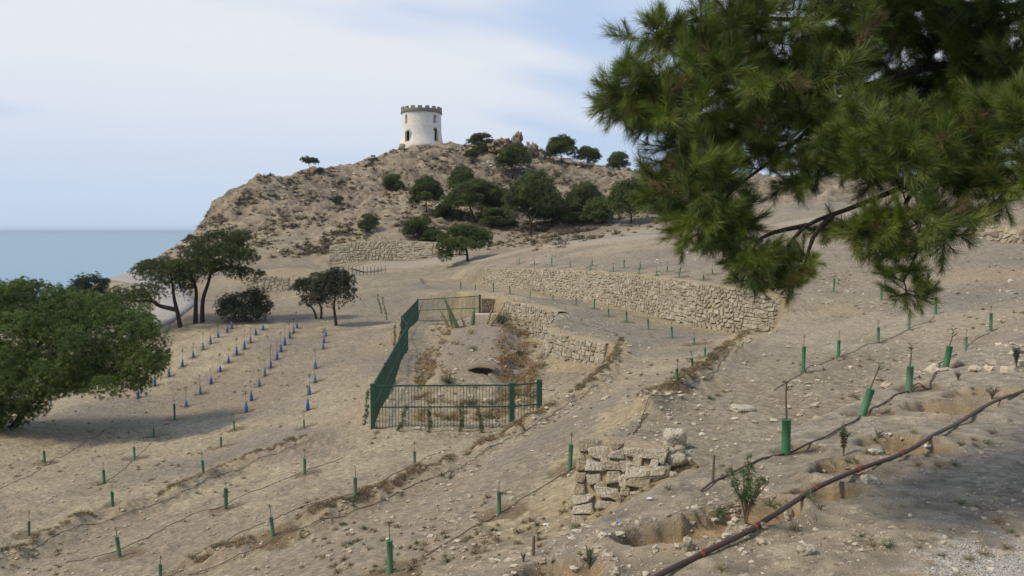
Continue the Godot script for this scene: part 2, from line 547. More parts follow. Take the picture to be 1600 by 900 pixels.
func sweep(st: SurfaceTool, line: Array, radii, sides := 6, caps := true) -> void:
	st.set_smooth_group(0)
	var n := line.size()
	var rings := []
	for i in n:
		var dir: Vector3 = line[mini(i + 1, n - 1)] - line[maxi(i - 1, 0)]
		var b := frame_at(dir)
		var r: float = radii if radii is float else (lerpf(radii[0], radii[1], float(i) / (n - 1)) if radii is Array and radii.size() == 2 else radii[i])
		var ring := []
		for k in sides:
			var a := TAU * k / sides
			ring.append(line[i] + (b.x * cos(a) + b.z * sin(a)) * r)
		rings.append(ring)
	for i in n - 1:
		for k in sides:
			var k2 := (k + 1) % sides
			quad(st, rings[i][k], rings[i][k2], rings[i + 1][k2], rings[i + 1][k])
	if caps:
		st.set_smooth_group(-1)
		for k in sides - 2:
			for p in [rings[0][0], rings[0][k + 2], rings[0][k + 1], rings[n - 1][0], rings[n - 1][k + 1], rings[n - 1][k + 2]]: st.add_vertex(p)

# a rounded, slightly broken stone filling a 1 x 1 x 1 box
func stone_mesh(seed_: int, div: int, power: float, rough: float) -> ArrayMesh:
	var n := FastNoiseLite.new()
	n.seed = seed_
	n.frequency = 0.9
	n.fractal_octaves = 3
	var st := soft()
	st.set_smooth_group(0)
	var shift := Vector3(rng.randf() * 40.0, rng.randf() * 40.0, rng.randf() * 40.0)
	var f := func(p: Vector3) -> Vector3:
		var l := pow(pow(absf(p.x), power) + pow(absf(p.y), power) + pow(absf(p.z), power), 1.0 / power)
		var q := p / l
		return q * 0.5 * (1.0 + n.get_noise_3dv(q * 1.4 + shift) * rough)
	for a in 3:
		for sg in [-1.0, 1.0]:
			for i in div:
				for j in div:
					var c := []
					for e in [[0, 0], [1, 0], [1, 1], [0, 1]]:
						var p := Vector3.ZERO
						p[a] = sg
						p[(a + 1) % 3] = ((i + e[0]) / float(div) * 2.0 - 1.0) * sg
						p[(a + 2) % 3] = (j + e[1]) / float(div) * 2.0 - 1.0
						c.append(f.call(p))
					quad(st, c[0], c[3], c[2], c[1])
	st.index()
	st.generate_normals()
	return st.commit()

# ---------------------------------------------------------------- materials
var M := {}
var tex := {}

func mat(col: Color, rough := 0.9, extra := {}) -> StandardMaterial3D:      # col is a linear base colour
	var m := StandardMaterial3D.new()
	m.albedo_color = col.linear_to_srgb()
	m.roughness = rough
	m.cull_mode = BaseMaterial3D.CULL_DISABLED
	for k in extra: m.set(k, extra[k])
	return m

func noise_bytes(s: int, f: float, size: int, type: int, oct: int) -> PackedByteArray:
	var n := FastNoiseLite.new()
	n.seed = s
	n.frequency = f
	n.noise_type = type
	n.fractal_octaves = oct
	n.cellular_return_type = FastNoiseLite.RETURN_CELL_VALUE
	var im := n.get_seamless_image(size, size)
	im.convert(Image.FORMAT_L8)
	return im.get_data()

func grain_textures() -> void:
	var S := 768
	var soil := noise_bytes(5, 0.012, S, FastNoiseLite.TYPE_SIMPLEX_SMOOTH, 6)
	var grit := noise_bytes(6, 0.14, S, FastNoiseLite.TYPE_SIMPLEX, 3)
	var chips := noise_bytes(7, 0.075, S, FastNoiseLite.TYPE_CELLULAR, 1)
	var rgb := PackedByteArray()
	rgb.resize(S * S * 3)
	var hgt := PackedByteArray()
	hgt.resize(S * S)
	for k in S * S:
		var a := soil[k] / 255.0
		var b := grit[k] / 255.0
		var c := chips[k] / 255.0
		var v := 0.80 + (a - 0.5) * 0.30 + (b - 0.5) * 0.32
		var h := a * 0.45 + b * 0.3
		var warm := 1.0
		if c > 0.93:
			v += 0.16
			warm = 0.96
			h += 0.3
		elif c < 0.06:
			v -= 0.13
			h += 0.2
		v = clampf(v, 0.2, 1.0)
		rgb[k * 3] = int(255 * clampf(v * 1.0, 0, 1))
		rgb[k * 3 + 1] = int(255 * clampf(v * (0.985 + (1.0 - warm) * 0.4), 0, 1))
		rgb[k * 3 + 2] = int(255 * clampf(v * (0.965 + (1.0 - warm)), 0, 1))
		hgt[k] = int(255 * clampf(h, 0, 1))
	tex.soil = ImageTexture.create_from_image(Image.create_from_data(S, S, false, Image.FORMAT_RGB8, rgb))
	tex.soil_h = ImageTexture.create_from_image(Image.create_from_data(S, S, false, Image.FORMAT_L8, hgt))
	# weathered lime render, bark, stone: value noise on near white
	for e in [["rock", 21, 0.02, 0.5], ["plaster", 22, 0.011, 0.1], ["bark", 23, 0.05, 0.7]]:
		var n1 := noise_bytes(e[1], e[2], 384, FastNoiseLite.TYPE_SIMPLEX_SMOOTH, 6)
		var out := PackedByteArray()
		out.resize(384 * 384 * 3)
		for k in 384 * 384:
			var v := int(255 * clampf(1.0 - e[3] + (n1[k] / 255.0) * e[3], 0, 1))
			out[k * 3] = v
			out[k * 3 + 1] = int(v * 0.99)
			out[k * 3 + 2] = int(v * 0.97)
		tex[e[0]] = ImageTexture.create_from_image(Image.create_from_data(384, 384, false, Image.FORMAT_RGB8, out))
		tex[e[0] + "_h"] = ImageTexture.create_from_image(Image.create_from_data(384, 384, false, Image.FORMAT_L8, n1))

func tri(m: StandardMaterial3D, key: String, scale: float, relief: float, world := true) -> StandardMaterial3D:
	m.albedo_texture = tex[key]
	m.uv1_triplanar = true
	m.uv1_world_triplanar = world
	m.uv1_scale = Vector3.ONE * scale
	if relief > 0.0:
		m.heightmap_enabled = true
		m.heightmap_texture = tex[key + "_h"]
		m.heightmap_scale = relief
	return m

func make_materials() -> void:
	grain_textures()
	M.ground = tri(mat(Color(1.3, 1.3, 1.3), 0.95), "soil", 0.55, 1.6)
	M.ground.vertex_color_use_as_albedo = true
	M.ground.albedo_color = Color(1, 1, 1)
	M.pebble = mat(Color(1, 1, 1), 0.9, {"vertex_color_use_as_albedo": true})
	M.stone = []
	for c in [Color(0.63, 0.575, 0.455), Color(0.57, 0.515, 0.395), Color(0.7, 0.655, 0.545), Color(0.47, 0.41, 0.3), Color(0.56, 0.52, 0.43)]:
		M.stone.append(tri(mat(c, 0.92), "rock", 2.2, 2.0))
	M.stone_dark = tri(mat(Color(0.28, 0.23, 0.165), 0.95), "rock", 2.2, 2.0)
	M.joint = tri(mat(Color(0.4, 0.335, 0.23), 0.95), "soil", 0.8, 1.0)
	M.wall_core = tri(mat(Color(0.3, 0.245, 0.165), 0.95), "soil", 0.8, 2.0)
	M.road = tri(mat(Color(0.42, 0.41, 0.39), 0.85), "soil", 0.4, 0.4)
	M.track = tri(mat(Color(0.42, 0.37, 0.295), 0.9), "soil", 0.4, 0.4)
	M.plaster = tri(mat(Color(0.76, 0.73, 0.675), 0.9), "plaster", 0.25, 1.0)
	M.tower_stone = tri(mat(Color(0.4, 0.365, 0.3), 0.95), "rock", 1.2, 3.0)
	M.niche = mat(Color(0.3, 0.28, 0.25), 0.9)
	M.green_metal = mat(Color(0.012, 0.06, 0.036), 0.5)
	M.guard = [mat(Color(0.055, 0.19, 0.085), 0.55, {"backlight_enabled": true, "backlight": Color(0.25, 0.4, 0.25)}), mat(Color(0.1, 0.21, 0.13), 0.7, {"backlight_enabled": true, "backlight": Color(0.25, 0.4, 0.25)})]
	M.guard_new = mat(Color(0.04, 0.165, 0.07), 0.5, {"backlight_enabled": true, "backlight": Color(0.25, 0.4, 0.25)})
	M.guard_old = mat(Color(0.075, 0.2, 0.105), 0.6, {"backlight_enabled": true, "backlight": Color(0.25, 0.4, 0.25)})
	M.blue = [mat(Color(0.02, 0.09, 0.4), 0.55), mat(Color(0.03, 0.1, 0.34), 0.6), mat(Color(0.07, 0.12, 0.28), 0.7), mat(Color(0.13, 0.16, 0.26), 0.75)]
	M.twig = mat(Color(0.13, 0.095, 0.065), 0.9)
	M.bark = tri(mat(Color(0.1, 0.075, 0.055), 0.95), "bark", 3.0, 2.5)
	M.bark_grey = tri(mat(Color(0.15, 0.125, 0.105), 0.95), "bark", 6.0, 1.5)
	M.hose = mat(Color(0.06, 0.034, 0.027), 0.6)
	M.drip = mat(Color(0.07, 0.042, 0.03), 0.6)
	M.tie = mat(Color(0.24, 0.06, 0.035), 0.7)
	M.straw = mat(Color(0.3, 0.215, 0.11), 0.95, {"vertex_color_use_as_albedo": true})
	M.leaf = mat(Color(1, 1, 1), 0.6, {"vertex_color_use_as_albedo": true, "backlight_enabled": true, "backlight": Color(0.5, 0.6, 0.3)})
	M.needle = mat(Color(1, 1, 1), 0.5, {"vertex_color_use_as_albedo": true, "backlight_enabled": true, "backlight": Color(0.45, 0.6, 0.2)})
	M.concrete = tri(mat(Color(0.5, 0.46, 0.39), 0.9), "plaster", 0.6, 0.5)
	M.litter_white = mat(Color(0.75, 0.75, 0.75), 0.6)
	M.litter_blue = mat(Color(0.08, 0.25, 0.6), 0.5)
	M.sea = mat(Color(0.09, 0.225, 0.31), 0.3)
	var wn := FastNoiseLite.new()
	wn.frequency = 0.02
	wn.fractal_octaves = 5
	var wi := wn.get_seamless_image(512, 512)
	wi.bump_map_to_normal_map(3.0)
	M.sea.normal_enabled = true
	M.sea.normal_texture = ImageTexture.create_from_image(wi)
	M.sea.uv1_triplanar = true
	M.sea.uv1_world_triplanar = true
	M.sea.uv1_scale = Vector3.ONE * 0.012

# thin high cloud over a pale blue sky, the same all round
func sky_image() -> Image:
	var W := 1536
	var H := 768
	var a := FastNoiseLite.new()
	noise_set(a, 31, 1.0, 5)
	var b := FastNoiseLite.new()
	noise_set(b, 32, 1.0, 4)
	var data := PackedByteArray()
	data.resize(W * H * 3)
	var top := Color(0.29, 0.47, 0.82)
	var low := Color(0.56, 0.685, 0.85)
	var cloud := Color(0.81, 0.84, 0.89)
	for y in H:
		var el := PI * (0.5 - (y + 0.5) / H)
		for x in W:
			var c: Color
			if el < -0.02:
				c = Color(0.5, 0.56, 0.62)
			else:
				var az := TAU * (x + 0.5) / W
				var h := maxf(sin(el), 0.0)
				c = low.lerp(top, pow(h, 0.62) * 0.95)
				# a cloud sheet high above: look its pattern up where the sight line meets it
				var r := cos(el) / (h + 0.16)
				var px := sin(az) * r
				var pz := cos(az) * r
				var n := a.get_noise_2d((px * 0.8 + pz * 0.5) * 0.36, (pz * 0.8 - px * 0.5) * 0.95)
				var m := b.get_noise_2d(px * 0.24 + 7.0, pz * 0.24)
				var t := smoothstep(-0.3, 0.38, n * 0.75 + m * 1.1 + 0.06)
				c = c.lerp(cloud, t * 0.86 * smoothstep(-0.02, 0.22, el) + 0.08)
			var s := c.linear_to_srgb()
			var k := (y * W + x) * 3
			data[k] = int(clampf(s.r, 0, 1) * 255.0 + 0.5)
			data[k + 1] = int(clampf(s.g, 0, 1) * 255.0 + 0.5)
			data[k + 2] = int(clampf(s.b, 0, 1) * 255.0 + 0.5)
	return Image.create_from_data(W, H, false, Image.FORMAT_RGB8, data)

func _ready() -> void:
	rng.seed = 20240
	# camera, sky, sun, exposure
	var cam := Camera3D.new()
	cam.name = "camera"
	add_child(cam)
	cam.position = Vector3(0, EYE, 0)
	cam.rotation.x = -PITCH
	cam.fov = rad_to_deg(2.0 * atan(450.0 / FOCAL))
	cam.near = 0.1
	cam.far = 90000.0
	cam.current = true
	var env := Environment.new()
	env.background_mode = Environment.BG_SKY
	var sky := Sky.new()
	var sm := PanoramaSkyMaterial.new()
	sm.panorama = ImageTexture.create_from_image(sky_image())
	sky.sky_material = sm
	env.sky = sky
	env.tonemap_mode = Environment.TONE_MAPPER_LINEAR
	env.tonemap_exposure = 1.0
	env.fog_enabled = true
	env.fog_density = 0.00008
	env.fog_light_color = Color(0.80, 0.87, 0.95)
	env.sdfgi_enabled = true
	env.ssao_enabled = true
	env.ssil_enabled = true
	var we := WorldEnvironment.new()
	we.name = "environment"
	we.environment = env
	add_child(we)
	var sun := DirectionalLight3D.new()
	sun.name = "sun"
	sun.light_energy = 1.05
	sun.light_angular_distance = 10.0
	sun.light_color = Color(1.0, 0.94, 0.84)
	sun.shadow_enabled = true
	add_child(sun)
	sun.look_at_from_position(Vector3(-0.78, 0.95, 0.22), Vector3.ZERO)
	make_materials()
	build_heights()
	build_everything()

# ---------------------------------------------------------------- planted rows: base of each guard in the photograph and its height there
var FIELD_GREEN := [[610, 893, 55], [780, 800, 37], [890, 733, 43], [427, 835, 32], [555, 775, 33], [648, 728, 26], [187, 868, 34], [353, 793, 34], [476, 740, 27], [176, 790, 25], [318, 738, 22], [250, 903, 26], [45, 835, 24], [163, 755, 24], [210, 716, 20], [70, 722, 20], [345, 698, 17], [273, 655, 26], [240, 683, 15], [366, 671, 16], [475, 668, 14]]
var UPPER_GREEN := [[1228, 705, 48], [1345, 648, 36], [1420, 608, 33], [1477, 573, 36], [1509, 545, 21], [1548, 516, 29], [1255, 580, 42], [1310, 556, 27], [1372, 535, 26], [1420, 515, 28], [1462, 490, 28], [1377, 468, 22], [1383, 455, 20], [1302, 456, 22]]
var MID_GREEN := [[1082, 575, 17], [1101, 558, 16], [1084, 538, 12], [1057, 592, 12], [1050, 527, 18], [1013, 514, 17], [979, 503, 18], [951, 494, 13], [928, 482, 16], [900, 476, 10], [864, 469, 9], [828, 465, 9], [797, 459, 12], [771, 456, 15], [743, 453, 8], [720, 452, 12]]
var TOP_GREEN := [[811, 412, 8], [835, 413, 6], [862, 416, 14], [891, 418, 7], [923, 421, 7], [925, 415, 9], [958, 424, 8], [975, 418, 13], [998, 427, 10], [1001, 420, 8], [1026, 430, 7], [1042, 424, 9], [1063, 425, 9], [1061, 433, 9], [1099, 437, 8], [1113, 428, 8], [1147, 429, 9], [1139, 437, 8]]
var BLUE := [[216, 622], [242, 602], [264, 588], [285, 572], [302, 558], [317, 546], [329, 537], [341, 527], [355, 519], [362, 513], [291, 635], [313, 615], [330, 599], [344, 580], [357, 566], [370, 554], [382, 545], [391, 535], [400, 523], [411, 515], [385, 643], [393, 625], [405, 603], [414, 587], [423, 574], [433, 561], [439, 549], [445, 539], [453, 528], [459, 520], [464, 512], [481, 640], [483, 616], [492, 597], [493, 575], [505, 545], [506, 535], [509, 525]]
# small pipes of the drip irrigation along the rows
var DRIPS := [
	["brown drip pipe crossing the soil to the planting hole beside the dry-stone corner", [[640, 884], [700, 850], [760, 815], [800, 790], [850, 760], [886, 738]]],
	["dark drip pipe along the crest of the earth ridge climbing to the fence gate", [[290, 902], [350, 880], [420, 850], [500, 817], [560, 795], [620, 768], [700, 735], [760, 705], [800, 684], [850, 654], [890, 632], [930, 600]]],
	["drip pipe on the bare strip linking three green guards below the fence", [[300, 870], [365, 838], [430, 812], [480, 790], [560, 770], [600, 752], [655, 724], [700, 704]]],
	["drip pipe on the low stubbly ridge below the blue guard rows", [[-10, 884], [60, 855], [130, 822], [200, 805], [280, 772], [350, 740], [420, 712], [490, 688]]],
	["drip pipe lying between two rows of green guards down the open slope", [[100, 880], [190, 860], [280, 815], [353, 790], [420, 760], [480, 736], [540, 715]]],
	["thin drip pipe passing the leafy seedlings low on the open slope", [[-10, 770], [60, 735], [120, 700], [190, 660]]],
	["thin drip pipe beside the row of short guards next to the tree shade", [[140, 765], [180, 745], [212, 715], [245, 684]]],
	["drip pipe along the front row of guards on the stony upper terrace", [[1090, 770], [1180, 720], [1260, 690], [1320, 662], [1345, 650], [1420, 608], [1477, 574], [1509, 546], [1545, 520]]],
	["drip pipe along the back row of guards on the stony upper terrace", [[1205, 610], [1255, 582], [1310, 558], [1372, 536], [1420, 516], [1462, 492]]],
	["drip pipe edging the ridge that runs up to the end of the long stone wall", [[985, 680], [1010, 645], [1050, 622], [1090, 600], [1120, 576], [1150, 552], [1180, 528]]],
	["drip pipe following the guards at the foot of the long stone wall", [[720, 452], [771, 456], [828, 465], [864, 470], [885, 476]]],
	["drip pipe on the edge above the curved stone wall", [[884, 480], [880, 492], [900, 504], [940, 514], [965, 522]]]]

func tube_mesh() -> ArrayMesh:          # guard: open-topped tube 1 m high, rolled rim
	var st := soft()
	st.set_smooth_group(0)
	var prof := [[0.058, -0.03], [0.055, 0.0], [0.053, 0.5], [0.054, 0.97], [0.062, 0.985], [0.062, 1.0], [0.05, 1.0], [0.047, 0.9], [0.046, 0.3]]
	lathe(st, prof, 12)
	return done(st)

func lathe(st: SurfaceTool, prof: Array, sides: int) -> void:
	for i in prof.size() - 1:
		for k in sides:
			var a := TAU * k / sides
			var b := TAU * (k + 1) / sides
			var p: Array = prof[i]
			var q: Array = prof[i + 1]
			quad(st, Vector3(cos(a) * p[0], p[1], sin(a) * p[0]), Vector3(cos(a) * q[0], q[1], sin(a) * q[0]), Vector3(cos(b) * q[0], q[1], sin(b) * q[0]), Vector3(cos(b) * p[0], p[1], sin(b) * p[0]))

# blades fanned about +Y, tinted a little from blade to blade
func spray_mesh(count: int, spread: float, length: float, width: float, c0: Color, c1: Color, bend := 0.25, along := 0.0) -> ArrayMesh:
	var st := soft()
	st.set_smooth_group(-1)
	for k in count:
		var az := rng.randf() * TAU
		var el := spread * sqrt(rng.randf())
		var dir := Vector3(sin(el) * cos(az), cos(el), sin(el) * sin(az))
		var side := dir.cross(Vector3(rng.randf() - 0.5, rng.randf() - 0.5, rng.randf() - 0.5)).normalized() * width * rng.randf_range(0.7, 1.2) * 0.5
		var base := Vector3(0, along * rng.randf(), 0)
		var l := length * rng.randf_range(0.65, 1.1)
		var mid := base + dir * l * 0.55
		var tip := base + dir * l + Vector3(0, -bend * l * el, 0)
		st.set_color(c0.lerp(c1, rng.randf()))
		for p in [base - side * 0.5, mid - side, mid + side, base - side * 0.5, mid + side, base + side * 0.5, mid - side, tip, mid + side]: st.add_vertex(p)
	st.generate_normals()
	return st.commit()

var meshes := {}

func sapling(called: String, at: Vector3, h: float, colour: String, label: String, group: String, lean := 0.0, tall := 0.0) -> void:
	var o := thing(called, at, label, "sapling", group, rng.randf() * TAU)
	if absf(lean) > 0.08: o.rotation.y = 0.0
	o.rotation.z = lean
	var wide := clampf(h / 0.6, 0.7, 1.0)
	if colour == "green":
		part("tree_guard", meshes.tube, [M.guard_new, M.guard_old, M.guard[0], M.guard[1]][rng.randi() % 4], o, Transform3D(Basis.from_scale(Vector3(wide, h, wide)), Vector3.ZERO))
	else:
		part("tree_guard", meshes.bottle, M.blue[rng.randi() % 4], o, Transform3D(Basis.from_scale(Vector3(1, h / 0.5, 1)), Vector3.ZERO))
	var k := rng.randi() % 4
	if tall <= 0.0: tall = rng.randf_range(0.1, 0.34)
	part("stem", meshes.stem[k], M.twig, o, Transform3D(Basis.from_scale(Vector3(1, (h + tall), 1)), Vector3.ZERO))
	part("leaves", meshes.sprig[k], M.leaf, o, Transform3D(Basis.from_scale(Vector3.ONE * (rng.randf_range(0.45, 0.8) if colour == "green" else rng.randf_range(1.0, 1.6))), Vector3(0, h + tall * 0.72, 0)))

func build_saplings() -> void:
	meshes.tube = tube_mesh()
	var b := soft()
	b.set_smooth_group(0)
	lathe(b, [[0.02, -0.02], [0.085, 0.0], [0.09, 0.1], [0.088, 0.24], [0.06, 0.34], [0.046, 0.5], [0.04, 0.5], [0.04, 0.3]], 10)
	meshes.bottle = done(b)
	meshes.stem = []
	meshes.sprig = []
	for k in 4:
		var st := soft()
		var l := []
		for i in 6: l.append(Vector3(rng.randf_range(-0.009, 0.009), i / 5.0, rng.randf_range(-0.009, 0.009)))
		sweep(st, l, [0.012, 0.007], 5)
		meshes.stem.append(done(st))
		meshes.sprig.append(spray_mesh(9 + 4 * k, 1.7, 0.13, 0.022, Color(0.06, 0.075, 0.03), Color(0.15, 0.125, 0.07), 0.2, 0.16))
	for s in spots:
		var p: Vector3 = s[5]
		var d := -p.z
		p.y = gh(p.x, d) - 0.01
		if s[2] == "green":
			var h := clampf(s[0][2] * d / FOCAL, 0.32, 0.95)
			var lean := rng.randf_range(-0.075, 0.075)
			var lb: String = OWN.get(s[0][0], s[3])
			sapling(s[1], p, h, "green", lb, s[4] if lb == s[3] else "", LEAN.get(s[0][0], lean))
		else:
			sapling(s[1], p, rng.randf_range(0.42, 0.62), "blue", s[3], s[4], rng.randf_range(-0.079, 0.079), rng.randf_range(0.4, 0.95))

var spots := []
var LEAN := {1345: -0.3, 1477: -0.16, 427: 0.1, 187: 0.1, 610: -0.04}
var OWN := {890: "slim green guard standing right beside the small dry-stone corner", 648: "green guard on the soil just below the front of the fence", 273: "brownish leafless guard at the edge of the pine shade next to the blue rows",
	1345: "strongly leaning green guard behind the bench rim on the stony terrace", 1228: "stout green guard with bare twigs behind the bench rim, above the feathery seedling", 610: "stout green guard beside the start of a brown drip pipe, well below the dry-stone corner",
	45: "green guard topped by a bushy leafy shoot low on the open slope", 1548: "green guard near the sandy bank at the far end of the stony terrace"}
func plan_saplings() -> void:
	var dark := Color(0.21, 0.155, 0.09)
	for e in FIELD_GREEN: spots.append([e, "sapling", "green", "sapling in a green tube guard on the bare planted slope below the fence", "green guards on the planted slope"])
	for e in UPPER_GREEN: spots.append([e, "sapling", "green", "sapling in a green tube guard on the stony terrace under the pine branch", "green guards on the stony upper terrace"])
	for e in MID_GREEN: spots.append([e, "sapling", "green", "thin green sapling guard on the terrace at the foot of the long stone wall", "green guards below the long stone wall"])
	for e in TOP_GREEN: spots.append([e, "sapling", "green", "thin green sapling guard on the ground above the long stone wall", "green guards above the long stone wall"])
	for i in BLUE.size():
		var row := 0 if i < 10 else (1 if i < 20 else (2 if i < 31 else 3))
		spots.append([BLUE[i], "sapling", "blue", "thin sapling in a blue bottle-shaped guard, " + ["row passing the big spreading pine", "second row from the big spreading pine", "third row from the big spreading pine", "row below the sandy bank of the fence"][row], ["first", "second", "third", "fourth"][row] + " row of blue guards"])
	for s in spots: s.append(hit(s[0][0], s[0][1]))
	for s in spots:                                   # watering hollows scraped round each one
		var p: Vector3 = s[5]
		var big := 0.56 if s[2] == "green" else 0.45
		if s[3].contains("stony"): big = 0.24
		pit(p.x + 0.1, -p.z, big * rng.randf_range(0.9, 1.3), big * rng.randf_range(0.8, 1.1), 0.035, dark, 0.95, 0.25)

func drip_pipe(label: String, list: Array, r: float) -> void:
	var l := []
	for e in list: l.append(hit(e[0], e[1]))
	var s := spline(l, 0.25)
	for i in s.size():
		var p: Vector3 = s[i]
		p.x += n_mid.get_noise_2d(p.x * 0.7, p.z * 0.7) * 0.22
		p.y = maxf(gh(p.x, -p.z), maxf(gh(p.x + 0.06, -p.z), gh(p.x, -p.z + 0.08))) + r * 0.8
		s[i] = p
	var origin: Vector3 = s[0]
	for i in s.size(): s[i] -= origin
	var st := soft()
	sweep(st, s, r, 6)
	var o := part("drip_pipe", done(st), M.drip, self, Transform3D(Basis.IDENTITY, origin))
	tag(o, label, "pipe", "drip irrigation pipes")

# ---------------------------------------------------------------- stone walls
func stone_wall(called: String, at_top: Array, at_foot: Array, label: String, sw: float, sh: float, most: int, lean: float, group := "", mats: Array = [], shelf := 0.75, wild := 1.3) -> Node3D:
	var top := spline(at_top, 0.1)
	var foot := spline(at_foot, 0.1)
	var origin: Vector3 = foot[0]
	var o := thing(called, origin, label, "stone wall", group)
	# core of earth and small rubble behind the face stones
	var st := soft()
	st.set_smooth_group(0)
	var n := 60
	var rows := []
	for i in n + 1:
		var t := float(i) / n
		var ft := t * (top.size() - 1)
		var ff := t * (foot.size() - 1)
		var a: Vector3 = top[int(ft)].lerp(top[mini(int(ft) + 1, top.size() - 1)], ft - int(ft))
		var b: Vector3 = foot[int(ff)].lerp(foot[mini(int(ff) + 1, foot.size() - 1)], ff - int(ff))
		rows.append([a, b])
	var along_total := 0.0
	for i in n: along_total += Vector2(rows[i + 1][1].x - rows[i][1].x, rows[i + 1][1].z - rows[i][1].z).length()
	var face := func(t: float) -> Array:
		var f := clampf(t, 0, 1) * n
		var i := mini(int(f), n - 1)
		var a: Vector3 = rows[i][0].lerp(rows[i + 1][0], f - i)
		var b: Vector3 = rows[i][1].lerp(rows[i + 1][1], f - i)
		var i0 := maxi(i - 1, 0)
		var i1 := mini(i + 2, n)
		var dir: Vector3 = rows[i1][1] - rows[i0][1]
		dir.y = 0
		dir = dir.normalized()
		var out := Vector3(-dir.z, 0, dir.x)
		return [a, b, dir, out]
	for i in n:
		var fa: Array = face.call(float(i) / n)
		var fb: Array = face.call(float(i + 1) / n)
		var back := -0.035
		var a1: Vector3 = fa[0] + fa[3] * back - origin
		var a0: Vector3 = fa[1] + fa[3] * (back + lean * (fa[0].y - fa[1].y)) - origin + Vector3(0, -0.3, 0)
		var b1: Vector3 = fb[0] + fb[3] * back - origin
		var b0: Vector3 = fb[1] + fb[3] * (back + lean * (fb[0].y - fb[1].y)) - origin + Vector3(0, -0.3, 0)
		quad(st, a0, a1, b1, b0)
		if shelf > 0.0: quad(st, a1, a1 - fa[3] * shelf, b1 - fb[3] * shelf, b1)
	part("core", done(st), M.joint, o)
	var used: Array = mats if mats else M.stone
	var hmax := 0.0
	for r in rows: hmax = maxf(hmax, r[0].y - r[1].y)
	var list := []
	var bed := FastNoiseLite.new()
	bed.seed = rng.randi() % 1000
	bed.frequency = 0.8 / sw
	var bed_y := func(r: int, s: float) -> float: return (r - 0.6) * sh + bed.get_noise_2d(s, r * 37.0) * sh * wild
	for r in int(hmax / sh) + 3:
		var s := -rng.randf() * sw
		var tilt := 0.0
		while s < along_total:
			var w := sw * rng.randf_range(0.5, 1.6)
			var next := rng.randf_range(-0.22, 0.22) * sh
			var s1 := minf(s + w, along_total)
			if s1 - maxf(s, 0.0) > sw * 0.25:
				var f: Array = face.call((maxf(s, 0.0) + s1) * 0.5 / along_total)
				var hh: float = f[0].y - f[1].y + rng.randf_range(-0.04, 0.08) * sh
				var c := [Vector2(maxf(s, 0.0) + tilt, bed_y.call(r, s)), Vector2(s1 + next, bed_y.call(r, s1)), Vector2(s1 - next, bed_y.call(r + 1, s1)), Vector2(maxf(s, 0.0) - tilt, bed_y.call(r + 1, s))]
				if c[0].y < hh - sh * 0.3 and c[1].y < hh - sh * 0.3:
					c[2].y = clampf(c[2].y, c[1].y + sh * 0.3, maxf(hh, c[1].y + sh * 0.35))
					c[3].y = clampf(c[3].y, c[0].y + sh * 0.3, maxf(hh, c[0].y + sh * 0.35))
					list.append([c, f, hh])
			tilt = next
			s = s1 if s1 > s else along_total
	list.sort_custom(func(p, q): return p[1][1].z > q[1][1].z)
	var far := []
	for v in used.size(): far.append(soft())
	var far_any := false
	for i in list.size():
		var c: Array = list[i][0]
		var f: Array = list[i][1]
		var mid: Vector2 = (c[0] + c[1] + c[2] + c[3]) * 0.25
		# eight-cornered outline, joints open between neighbours
		var ring := []
		for k in 4:
			var p: Vector2 = c[k]
			var q: Vector2 = c[(k + 1) % 4]
			ring.append(p.lerp(q, rng.randf_range(0.04, 0.18)))
			ring.append(q.lerp(p, rng.randf_range(0.04, 0.18)))
		var joint := clampf(sh * 0.025, 0.004, 0.03)
		var proud := rng.randf_range(-0.02, 0.025) * sh * 3.0
		var place := func(p: Vector2, out: float) -> Vector3:
			var foot_top: Vector3 = f[0] - f[1]
			var up := clampf(p.y / maxf(foot_top.y, 0.05), -0.3, 1.1)
			return f[1] + f[2] * (p.x - mid.x) + Vector3(foot_top.x * up, p.y, foot_top.z * up) + f[3] * (out + lean * (list[i][2] - p.y)) - origin
		var st2: SurfaceTool = soft()
		st2.set_smooth_group(-1)
		var rings := [[], [], [], []]
		var skew := Vector2(rng.randf_range(-0.12, 0.12), rng.randf_range(-0.2, 0.1))
		for k in 8:
			var p: Vector2 = ring[k]
			var inw: Vector2 = (mid - p).normalized() * joint
			rings[0].append(place.call(p + inw, -0.7 * sh))
			rings[1].append(place.call(p + inw, proud - 0.12 * sh))
			rings[2].append(place.call(p.lerp(mid, 0.1) + inw, proud + 0.03 * sh + rng.randf() * 0.03 * sh))
			rings[3].append(place.call(p.lerp(mid, 0.36), proud + (0.08 + skew.dot(p - mid) / sw) * sh + rng.randf_range(-0.02, 0.05) * sh))
		var top_c: Vector3 = place.call(mid, proud + rng.randf_range(0.06, 0.13) * sh)
		for k in 8:
			var k2 := (k + 1) % 8
			for rr in 3: quad(st2, rings[rr][k], rings[rr + 1][k], rings[rr + 1][k2], rings[rr][k2])
			for p in [rings[3][k], top_c, rings[3][k2]]: st2.add_vertex(p)
		var m := done(st2)
		if i < most: part("stone", m, used[rng.randi() % used.size()], o)
		else:
			far[i % used.size()].append_from(m, 0, Transform3D.IDENTITY)
			far_any = true
	if far_any:
		for v in used.size():
			var mesh: ArrayMesh = far[v].commit()
			if mesh.get_surface_count(): tag(part("far_stones", mesh, used[v], o), "", "", "", "stuff")
	return o

